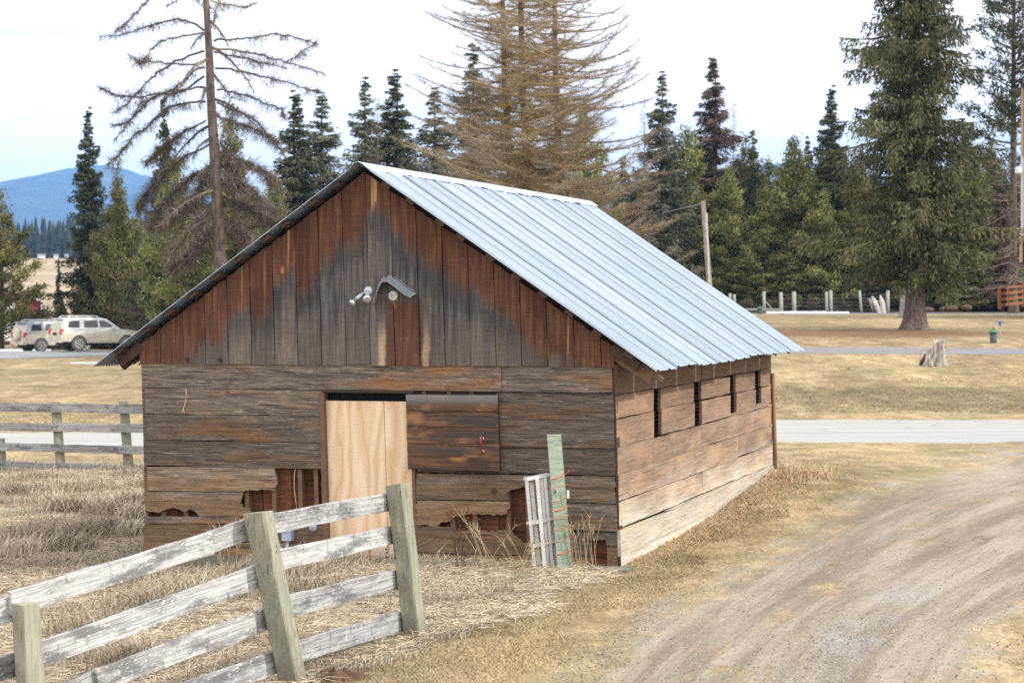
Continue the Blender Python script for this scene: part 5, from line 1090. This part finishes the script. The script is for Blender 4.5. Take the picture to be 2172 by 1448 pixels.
# ------------------------------------------------------------------ the dead tree on the left: limbs drawn one by one
D = 78.; o = at(470, 640, D); o[2] = float(height(o[0], o[1])) - .1; dt = empty('dead_tree', o, 0, 'tall bare dead tree with drooping lichen-hung limbs on the left', 'tree')
tr = [(476, 735, 19), (470, 640, 17), (466, 560, 16), (463, 483, 15), (459, 400, 13.5), (455, 333, 12.5), (450, 250, 11.5), (447, 200, 10.5), (444, 120, 9.5), (440, 50, 8.3), (437, 0, 7.5), (434, -90, 5.5), (431, -200, 2)]
P = np.array([at(u, v, D) for u, v, w_ in tr]) - o; MB().tube(P, [w_ * .86 * D / F for u, v, w_ in tr], 12).obj('trunk', BK2, dt, True)
px_per = F / D; M_LI = m_leaf('lichen_twigs', (.075, .058, .05), (.215, .172, .148), (.17, .15, .075), .9)
limbs = [[(1300,190),(1200,135),(1100,120),(990,150),(900,185),(780,220),(630,240)], [(1305,-150),(1150,-70),(1000,-30),(930,10),(870,75),(820,140),(735,205)], [(1300,210),(1180,225),(1080,245),(1010,275),(960,330),(910,390),(880,400)],
 [(1300,320),(1190,360),(1100,400),(1010,455),(930,530),(870,600),(790,680),(720,720)], [(1300,400),(1180,410),(1060,400),(940,400),(870,385),(815,350)], [(1305,430),(1240,440),(1180,510),(1120,560),(1000,610),(900,660),(860,720),(790,820),(730,890)],
 [(1305,560),(1200,565),(1100,575),(1010,610),(930,650),(870,730),(800,790),(720,800)], [(1310,645),(1200,655),(1080,680),(1000,740),(920,820),(830,890),(780,950),(680,1050)], [(1310,770),(1220,810),(1130,860),(1080,920),(1000,960),(930,1040)],
 [(1300,490),(1150,590),(1000,600),(860,615),(750,610),(690,590),(640,555)], [(1330,920),(1200,980),(1080,1060),(1000,1150),(930,1230),(880,1330)], [(1340,1060),(1220,1120),(1100,1230),(1010,1340),(960,1440)],
 [(1345,180),(1370,120),(1390,20),(1398,-80)], [(1360,260),(1450,250),(1560,250),(1650,235),(1760,215),(1860,235),(1950,260),(2020,285)], [(1365,310),(1450,315),(1560,330),(1650,345),(1720,370),(1830,400),(1930,430),(2060,465)], [(1820,398),(1870,370),(1940,320),(2010,280)],
 [(1365,340),(1480,350),(1600,380),(1700,410),(1830,440)], [(1370,430),(1480,445),(1600,470),(1720,500),(1850,530),(1960,570),(2040,580)], [(1380,570),(1480,590),(1590,610),(1680,660),(1790,690),(1810,760)], [(1380,655),(1470,690),(1560,725),(1640,780),(1700,850),(1750,910),(1805,970)],
 [(1385,740),(1500,780),(1600,810),(1720,870)], [(1390,960),(1480,1000),(1580,1040),(1680,1090),(1740,1150)], [(1340,10),(1440,30),(1540,50),(1640,20)], [(1345,60),(1300,-10),(1160,-20),(1060,40)], [(1400,1080),(1500,1150),(1600,1210),(1700,1330)], [(1350,1180),(1240,1260),(1130,1330),(1020,1440)], [(1410,1250),(1520,1300),(1640,1350),(1740,1420)],
 [(1360,1300),(1260,1400),(1180,1500),(1090,1600)], [(1420,1380),(1520,1440),(1580,1540)], [(1370,1420),(1280,1520),(1200,1640),(1100,1700)], [(1380,1000),(1300,1100),(1260,1220),(1240,1300)], [(1400,900),(1460,1000),(1480,1120),(1500,1200)]]
g = R_(63)
for k, lm in enumerate(limbs):
    lm = np.array(lm, float) / 3; n = len(lm); q = np.linspace(0, n - 1, n * 3); u = np.interp(q, np.arange(n), lm[:, 0]) + np.concatenate([[0], g.normal(size=n * 3 - 1) * 1.2]); v = np.interp(q, np.arange(n), lm[:, 1]) + g.normal(size=n * 3) * 1.2
    dd = (g.random() - .5) * 3.2 * (q / (n - 1)); B = np.array([at(a, b, D + c) for a, b, c in zip(u, v, dd)]) - o; Ln = np.sum(np.linalg.norm(np.diff(B, axis=0), axis=1))
    mb = MB().tube(B, np.linspace(.020 + .0055 * Ln, .009, len(B)), 5, True, .3); low = max(0., min(1., (lm[0][1] - 180) / 200))
    m = int(Ln * (75 + 620 * low)); i = (.12 + .88 * g.random(m) ** .8) * (len(B) - 1); i0 = np.minimum(i.astype(int), len(B) - 2); P = B[i0] + (B[i0 + 1] - B[i0]) * (i - i0)[:, None]; dr = (B[i0 + 1] - B[i0]); dr /= np.linalg.norm(dr, axis=1)[:, None] + 1e-9
    Dd = dr * .55 + g.normal(size=(m, 3)) * .6; Dd[:, 2] -= .12 + .3 * low; l = (.14 + (.42 + .35 * low) * g.random(m) ** 2.) ; mb.twigs(P, Dd, l, np.full(m, .016), g)
    P2 = P + Dd / np.linalg.norm(Dd, axis=1)[:, None] * (l * .6 * g.random(m))[:, None]; mb.twigs(P2, Dd * .5 + g.normal(size=(m, 3)) * .6, l * .5, np.full(m, .017), g)
    for c in range(int(1 + Ln * (.7 + 3.0 * low))):   # lichen-hung clumps
        cpt = B[int((.2 + .75 * g.random()) * (len(B) - 1))]; m = int(24 + 40 * g.random()); P = cpt + g.normal(size=(m, 3)) * [.16, .12, .09] - [0, 0, .06]; Dd = g.normal(size=(m, 3)) * .6; Dd[:, 2] -= .7; mb.twigs(P, Dd, .12 + .20 * g.random(m), np.full(m, .022), g)
    mb.obj('branch', M_LI, dt)
for k in range(26):                     # limbs reaching towards and away from the camera
    z = (.10 + .9 * k / 26) * P.shape[0] * 0 + 1.5 + 11.5 * k / 26; a = (pi / 2 if k % 2 else -pi / 2) + g.normal() * .55; l = 1.2 + 1.5 * g.random(); s_ = np.linspace(0, 1, 7)
    x0 = np.interp(z, [(HC - (v - HV) * D / F) - o[2] for u, v, w_ in tr], [at(u, v, D)[0] - o[0] for u, v, w_ in tr])
    B = np.stack([x0 + cos(a) * l * s_, sin(a) * l * s_, z - l * (.15 * s_ + .35 * s_ ** 2)], -1) + g.normal(size=(7, 3)) * .03 * s_[:, None]; mb = MB().tube(B, np.linspace(.05, .012, 7), 5, True, .3)
    m = int(l * 80); i = g.random(m) * 6; i0 = np.minimum(i.astype(int), 5); P_ = B[i0] + (B[i0 + 1] - B[i0]) * (i - i0)[:, None]; Dd = g.normal(size=(m, 3)) * .6; Dd[:, 2] -= .4; mb.twigs(P_, Dd, .15 + .4 * g.random(m) ** 2, np.full(m, .02), g); mb.obj('branch', M_LI, dt)
# ------------------------------------------------------------------ the three brown larches behind the ridge
for (ut, ub_, D, R_c, rad, sd, lab) in ((1066, 1098, 93., 4.9, .19, 1, 'leftmost of the three tall brown larches behind the ridge'), (1104, 1134, 90., 5.5, .20, 2, 'middle tall brown larch with the darkest trunk behind the ridge'), (1176, 1196, 95., 5.2, .18, 3, 'rightmost tall brown larch whose branches curve up behind the ridge')):
    zg = float(height((ub_ - 1086) * D / F, D)); o = ((ub_ - 1086) * D / F, D, zg); lt = empty('brown_larch', o, 0, lab, 'tree', None)
    H = 21.; g = R_(90 + sd); zt = HC + HV * D / F - zg; xt = (ut - ub_) * D / F
    P = np.array([(0, 0, -.3), (0, 0, .5), (xt * .25, 0, zt * .25), (xt * .55 + .05, 0, zt * .5), (xt * .8 - .03, 0, zt * .75), (xt, 0, zt), (xt * 1.4, 0, H)]); MB().tube(P, np.array([1.5, 1.2, 1.05, .85, .70, .52, .1]) * rad * .98, 10).obj('trunk', BKL, lt, True)
    cm = bare(H, R_c, .06, g, 340, 260, .34 if sd == 3 else .24, (.55, .016), .5); V = np.concatenate(cm.v); cm.v = [np.stack([V[:, 0] + xt * np.clip(V[:, 2] / zt, 0, 1.4), V[:, 1], V[:, 2]], -1)]
    cm.obj('crown', TW_L, lt)
# ------------------------------------------------------------------ far wood across the valley
g = R_(4); n = 2600; u = -80 + 2400 * g.random(n); Dd = 925 + 330 * g.random(n) ** 1.3; X = (u - 1086) * Dd / F; hh = 10 + 9 * g.random(n); V = []; Zg = height(X, Dd); fs = []
th = np.arange(5) * 2 * pi / 5; mbw = MB(); rnd = g.random(n)
for (f0, f1, r) in ((.05, .55, 2.1), (.35, .8, 1.6), (.65, 1., 1.0)):
    base_ = np.stack([X[:, None] + np.cos(th)[None] * r, Dd[:, None] + np.sin(th)[None] * r, (Zg + hh * f0)[:, None] + np.zeros((1, 5))], -1); tip = np.stack([X, Dd, Zg + hh * f1], -1)[:, None]
    V = np.concatenate([base_, tip], 1).reshape(-1, 3); i = np.arange(n)[:, None] * 6; f = np.concatenate([np.stack([i[:, 0] + k, i[:, 0] + (k + 1) % 5, i[:, 0] + 5], -1) for k in range(5)]); mbw.add(V, [f], np.repeat(rnd, 6))
tag(mbw.obj('far_wood', m_leaf('far_wood_needles', (.022, .034, .024), (.05, .065, .04))), 'distant dark wood across the valley field', 'wood', kind='stuff')
# ------------------------------------------------------------------ dry weeds and grass
def blades(P, h, lean, w, g, curl=.5):   # bent two-piece blades
    N = len(P); a = g.random(N) * 2 * pi; h = np.broadcast_to(h, (N,)); w = np.broadcast_to(w, (N,)); d = np.stack([np.cos(a), np.sin(a), np.zeros(N)], -1) * lean[0] + np.array(lean[1]) ; d = d + g.normal(size=(N, 3)) * .15; d[:, 2] = 0
    Sd = np.stack([-np.sin(a + 1.2 * g.random(N)), np.cos(a), np.zeros(N)], -1); u = np.array([0, 0, 1.])
    m = P + (u * .55 + d * .28) * h[:, None]; t = P + (u * (1 - curl * g.random(N)[:, None]) + d * (.7 + .6 * g.random(N)[:, None])) * h[:, None]
    V = np.stack([P - Sd * w[:, None] / 2, P + Sd * w[:, None] / 2, m + Sd * w[:, None] * .4, m - Sd * w[:, None] * .4, t], 1).reshape(-1, 3); i = np.arange(N) * 5
    return V, [np.stack([i, i + 1, i + 2, i + 3], -1), np.stack([i + 3, i + 2, i + 4], -1)]
def scatter(n, u0, u1, v0, v1, g, pw=1.):    # points spread over the part of the ground the view shows
    Y = np.exp(np.log(v0) + (np.log(v1) - np.log(v0)) * g.random(n) ** pw); X = ((u0 + (u1 - u0) * g.random(n)) - 1086) * Y / F; return X, Y
def inside_barn(X, Y, m=.02):
    x = cT * (X - BX) - sT * (Y - BY); y = sT * (X - BX) + cT * (Y - BY); return (x > -m) & (x < W + m) & (y > -m) & (y < L + m)
def lx(X, Y): return cT * (X - BX) - sT * (Y - BY), sT * (X - BX) + cT * (Y - BY)
def fnoise(X, Y, s, g):                  # smooth value noise
    n = 64; t = g.random((n, n)); x = (X / s) % (n - 1); y = (Y / s) % (n - 1); i = x.astype(int); j = y.astype(int); a, b = x - i, y - j; a = a * a * (3 - 2 * a); b = b * b * (3 - 2 * b)
    return (t[i, j] * (1 - a) + t[i + 1, j] * a) * (1 - b) + (t[i, j + 1] * (1 - a) + t[i + 1, j + 1] * a) * b
ML_D = m_leaf('dry_grass_blades', (.31, .25, .18), (.58, .50, .37), (.36, .275, .205), .9)
ML_T = m_leaf('turf_blades', (.24, .185, .10), (.45, .36, .21), (.21, .205, .09), .9)
g = R_(14)
# tall dry grass: meadow on the left, up to the fence line and around the barn front
X, Y = scatter(360000, -60, 1330, 13.5, 41, g); x, y = lx(X, Y)
fl_ = np.interp(Y, [13, 14.3, 15.97, 17.86, 20, 22.6, 24], [-3.2, -2.9, -1.35, -.45, .05, .75, .9]) + (fnoise(X, Y, .5, g) - .5) * .7
keep = (X < fl_) & ~inside_barn(X, Y) & (Y < 40.3 + fnoise(X, Y, 1.5, g) * 1.2) & ((x < .3) | (y < 0)); cl_ = fnoise(X, Y, .55, g) * .6 + fnoise(X, Y, 1.7, g) * .5
keep &= g.random(len(X)) < np.clip(cl_ * 1.9 - .35, .12, 1); X, Y, cl_ = X[keep], Y[keep], cl_[keep]
d_ = np.minimum(1, np.abs(lx(X, Y)[1]) / .6); h = (.055 + .17 * np.clip(cl_ - .2, 0, 1) * g.random(len(X)) ** .6) * (1 + .5 * sm(30, 36, Y)); h[(g.random(len(X)) < .012)] *= 2.6
P = np.stack([X, Y, height(X, Y) - .01], -1); V, f = blades(P, h, (.75, (.12, .05, 0)), .004 + .0035 * g.random(len(X)) + .00018 * Y, g, .75)
rnd = np.clip(.25 + .5 * fnoise(X, Y, .8, g) + .35 * (g.random(len(X)) - .5), 0, 1)
tm = MB().add(V, f, np.repeat(rnd, 5))
for k in range(46):                      # tussocks
    cy = 17 + 21 * g.random(); cx = (-40 + 720 * g.random() - 1086) * cy / F; n_ = 330
    if cx > np.interp(cy, [14, 18, 23], [-3.2, -1.2, -.5]) or inside_barn(np.array([cx]), np.array([cy]), .2)[0]: continue
    r_ = .12 + .13 * g.random(); x_ = cx + g.normal(size=n_) * r_; y_ = cy + g.normal(size=n_) * r_; P = np.stack([x_, y_, height(x_, y_) - .01], -1)
    V, f = blades(P, (.16 + .22 * g.random(n_)), (.55, (0, 0, 0)), .006 + .0002 * cy + .003 * g.random(n_), g, .7); tm.add(V, f, np.repeat(np.clip(.12 + .3 * g.random(n_), 0, 1) if k % 2 else .5 + .4 * g.random(n_), 5))
tag(tm.obj('dry_grass', ML_D), 'long dry meadow grass around the fence and barn', 'grass', kind='stuff')
# matted litter lying flat
X, Y = scatter(190000, -60, 1330, 13.5, 40, g); x, y = lx(X, Y); fl_ = np.interp(Y, [13, 14.3, 15.97, 17.86, 20, 22.6, 24], [-3.2, -2.9, -1.35, -.35, .35, .95, 1.0]) + (fnoise(X, Y, .5, g) - .5) * .6
k = (X < fl_) & ~inside_barn(X, Y); X, Y = X[k], Y[k]; N = len(X); a = g.random(N) * 6.28; Dd = np.stack([np.cos(a), np.sin(a), .12 * g.normal(size=N)], -1); P = np.stack([X, Y, height(X, Y) + .01 + .05 * g.random(N)], -1)
tag(MB().twigs(P, Dd, .08 + .18 * g.random(N), .0045 + .0035 * g.random(N), g, np.clip(.22 + .45 * g.random(N), 0, 1)).obj('straw_litter', ML_D), 'flattened straw lying under the meadow grass', 'straw', kind='stuff')
# hay-coloured tussocks along the sunny wall
N = 26000; yy_ = L * g.random(N) ** .9; off = np.abs(g.normal(size=N)) * (.10 + .13 * yy_ / L) * (.5 + fnoise(yy_ * 3, yy_ * 0 + 2, .5, g)); xx_ = W + .02 + off; X = BX + xx_ * cT + yy_ * sT; Y = BY - xx_ * sT + yy_ * cT
P = np.stack([X, Y, height(X, Y) - .01], -1); V, f = blades(P, (.04 + .09 * g.random(N)) * np.exp(-off * 2.4) * (.45 + .75 * yy_ / L), (.8, (.15, -.1, 0)), .007 + .005 * g.random(N), g, .8)
X2 = 3.7 + g.normal(size=3500) * .28; Y2 = 31.7 + g.normal(size=3500) * .5; k = ~inside_barn(X2, Y2); X2, Y2 = X2[k], Y2[k]; P2 = np.stack([X2, Y2, height(X2, Y2)], -1); V2, f2_ = blades(P2, .05 + .13 * g.random(len(X2)), (.9, (.1, 0, 0)), .010, g, .8)
tag(MB().add(V, f, np.repeat(.2 + .5 * g.random(N), 5)).add(V2, f2_, np.repeat(.3 + .5 * g.random(len(X2)), 5)).obj('wall_grass', m_leaf('hay_blades', (.47, .35, .21), (.68, .54, .35), None, .9)), 'golden dry grass against the foot of the sunny wall', 'grass', kind='stuff')
# short turf
X, Y = scatter(420000, 500, 2230, 14.5, 41, g, .9); x, y = lx(X, Y); k = ~inside_barn(X, Y, .05); fl_ = np.interp(Y, [13, 14.3, 15.97, 17.86, 20, 22.6, 24], [-3.2, -2.9, -1.5, -.7, -.2, .3, .4]); k &= (X > fl_) | (Y > 34)
tl = np.interp(Y, [6, 10, 14.2, 18.1, 22.4, 28, 35, 41.4], [-1.9, -1.2, -.35, .62, 1.65, 3.25, 5.2, 7.2]); tr_ = np.interp(Y, [8, 13, 16, 18.2, 20.6, 23.6, 27.5, 32, 37, 41], [3.0, 3.3, 3.7, 4.4, 5.5, 7.1, 9.2, 12, 15.2, 17.8]); wob = (fnoise(X, Y, .8, g) - .5) * .9
mid = (X - tl) / np.maximum(tr_ - tl, .1); ins = (X > tl + .10 + wob) & (X < tr_ - .15 + wob) & (Y < 41); tuft = fnoise(mid * 30, Y * .35, 1., g); k &= ~ins | ((tuft > .72) & (abs(mid - .36) < .25) & (g.random(len(X)) < .5))
k &= g.random(len(X)) > sm(24, 40, Y); k &= g.random(len(X)) < .35 + .65 * fnoise(X, Y, .35, g); X, Y = X[k], Y[k]; N = len(X); gr = fnoise(X, Y, .7, g) * .6 + fnoise(X, Y, 2.1, g) * .4
P = np.stack([X, Y, height(X, Y) - .004], -1); a = g.random(N) * 6.28; Dd = np.stack([np.cos(a), np.sin(a), .35 + .9 * g.random(N)], -1)
tag(MB().twigs(P, Dd, (.018 + .028 * g.random(N)) * (1 + .008 * Y), .0045 + .0035 * g.random(N) + .00018 * Y, g, np.clip(.25 + .7 * gr + .25 * (g.random(N) - .5), 0, 1)).obj('turf_grass', ML_T), 'short winter turf beside the track', 'grass', kind='stuff')
X, Y = scatter(90000, 0, 2300, 41, 68, g); k = (fnoise(X, Y * .5, .55, g) * .6 + fnoise(X, Y, 2.2, g) * .5 > .58 + .25 * sm(54, 68, Y)) & ~((Y > 41) & (Y < 52.5)); X, Y = X[k], Y[k]; N = len(X); P = np.stack([X, Y, height(X, Y)], -1); a = g.random(N) * 6.28
tag(MB().twigs(P, np.stack([np.cos(a), np.sin(a), .15 + .5 * g.random(N)], -1), .05 + .06 * g.random(N), .016, g, np.clip(.3 + .6 * g.random(N), 0, 1)).obj('lawn_tufts', ML_T), 'sparse tufts in the lawn beyond the road', 'grass', kind='stuff')
# loose stones on the track
X, Y = scatter(34000, 1000, 2230, 14.5, 24, g); tl = np.interp(Y, [6, 10, 14.2, 18.1, 22.4, 28, 35], [-1.9, -1.2, -.35, .62, 1.65, 3.25, 5.4]); tr_ = np.interp(Y, [8, 13, 16, 18.2, 20.6, 23.6, 27.5, 32], [3.0, 3.3, 3.7, 4.4, 5.6, 7.6, 11, 15.5]); mid = (X - tl) / (tr_ - tl)
pr = .30 + (Y < 19.3) * .7 * np.exp(-((mid - .56) / .08) ** 2) + (Y < 21) * .6 * np.exp(-((mid - .10) / .05) ** 2); k = (mid > 0) & (mid < 1) & (g.random(len(X)) < pr); X, Y = X[k], Y[k]; N = len(X); r = .0025 + .0085 * g.random(N) ** 3
oc = np.array([(1,0,0),(0,1,0),(-1,0,0),(0,-1,0),(0,0,.7),(0,0,-.7)]); V = np.stack([X, Y, height(X, Y) + .022], -1)[:, None] + oc[None] * r[:, None, None] * (.6 + .8 * g.random((N, 6, 1))); i = np.arange(N)[:, None] * 6
fs = np.concatenate([i + np.array([q]) for q in ((0,1,4),(1,2,4),(2,3,4),(3,0,4),(1,0,5),(2,1,5),(3,2,5),(0,3,5))])
tag(MB().add(V.reshape(-1, 3), [fs], np.repeat(g.random(N), 6)).obj('gravel', m_leaf('pale_gravel_stones', (.19, .17, .145), (.45, .43, .40), None, .8)), 'loose grey gravel scattered on the track', 'gravel', kind='stuff')
# weeds that can be told apart
MSK = plain('brown_weed_stem', (.10, .05, .035), .9, .1); MSG = plain('straw_stem', (.40, .31, .18), .9, .1, 0, .2, 9)
def weed(u, v, Y, label, cat, n, h, spread, m, seed, seeds=0):
    o = at(u, v, Y); o[2] = float(height(o[0], o[1])); g = R_(seed); e = empty('dry_weed', o, 0, label, cat)
    for k in range(n):
        a = g.random() * 6.28; ln = h * (.6 + .5 * g.random()); q = np.linspace(0, 1, 5); bend = spread * (.4 + .8 * g.random()) * (1 if g.random() < .5 else -1)
        B = np.stack([g.normal() * .05 + bend * ln * q ** 1.5, -abs(g.normal()) * .08 * q + g.normal() * .03, ln * q - .03], -1); st = MB().tube(B, np.linspace(.0030, .0013, 5), 4)
        if seeds:
            m_ = 26; i = (.35 + .65 * g.random(m_)) * 4; i0 = np.minimum(i.astype(int), 3); P = B[i0] + (B[i0 + 1] - B[i0]) * (i - i0)[:, None]; Dd = g.normal(size=(m_, 3)); Dd[:, 2] += .5; st.leaves(P + Dd * .008, Dd, .035, .014, g)
        else:
            m_ = 7; P = B[3] + (B[4] - B[3]) * g.random((m_, 1)); Dd = (B[4] - B[3]) / np.linalg.norm(B[4] - B[3]) + g.normal(size=(m_, 3)) * .4; st.twigs(P, Dd, .06 + .06 * g.random(m_), .006, g)
        st.obj('stem', m, e)
    return e
weed(975, 1215, 22.3, 'dark brown seeded weed in front of the broken boards', 'weed', 7, .62, .22, MSK, 1, 1)
weed(800, 1215, 22.9, 'dark seeded weed stalk before the plywood door', 'weed', 2, .34, .06, MSK, 2, 1)
weed(1238, 1205, 22.3, 'upright clump of straw-coloured grass between plank and corner', 'grass clump', 14, .56, .16, MSG, 3)
weed(1045, 1230, 21.9, 'arching straw stems before the torn siding', 'grass clump', 8, .62, .5, MSG, 4)
weed(1105, 1232, 21.9, 'bent straw clump beside the pallet foot', 'grass clump', 14, .42, .5, MSG, 5)
weed(480, 1240, 23.2, 'thin straw stems before the lower left siding', 'grass clump', 9, .55, .3, MSG, 6)
weed(760, 1215, 21.5, 'thin straw stems behind the fence near the door', 'grass clump', 8, .50, .35, MSG, 7)
weed(600, 1440, 16.3, 'straw tuft at the foot of the leaning fence post', 'grass clump', 22, .42, .22, MSG, 8)
p = hit(720, 1440); dp = empty('soil_clump', p, 0, 'small heap of dark turned soil at the bottom edge', 'soil heap'); g = R_(9)
V, f = [], []; n = 14
for k in range(6):
    for j in range(n): a = j * 2 * pi / n; r = .24 * (1 - k / 5.5) * (1 + .25 * g.normal()); V.append((cos(a) * r * 1.35, sin(a) * r, .015 * k + .02 * g.normal() - .02))
i = (np.arange(5)[:, None] * n + np.arange(n)[None]).ravel(); j = (np.arange(5)[:, None] * n + (np.arange(n)[None] + 1) % n).ravel(); MB().add(V, [np.stack([i, j, j + n, i + n], -1), np.arange(n) + 5 * n]).obj('soil', plain('dark_soil', (.10, .062, .038), .95, .1, 0, .5, 30), dp)
# ------------------------------------------------------------------ air
hz = MB().box((-5950, -110, -3), (5950, 13400, 720)).obj('haze'); tag(hz, 'thin bluish haze in the air', 'haze', kind='stuff')
hm = bpy.data.materials.new('haze_air'); hm.use_nodes = True; hm.node_tree.nodes.clear(); vo = hm.node_tree.nodes.new('ShaderNodeVolumePrincipled'); oo = hm.node_tree.nodes.new('ShaderNodeOutputMaterial')
vo.inputs['Color'].default_value = (.27, .53, 1., 1); vo.inputs['Density'].default_value = .000105; vo.inputs['Anisotropy'].default_value = 0.
hm.node_tree.links.new(vo.outputs[0], oo.inputs['Volume']); hz.data.materials.append(hm)
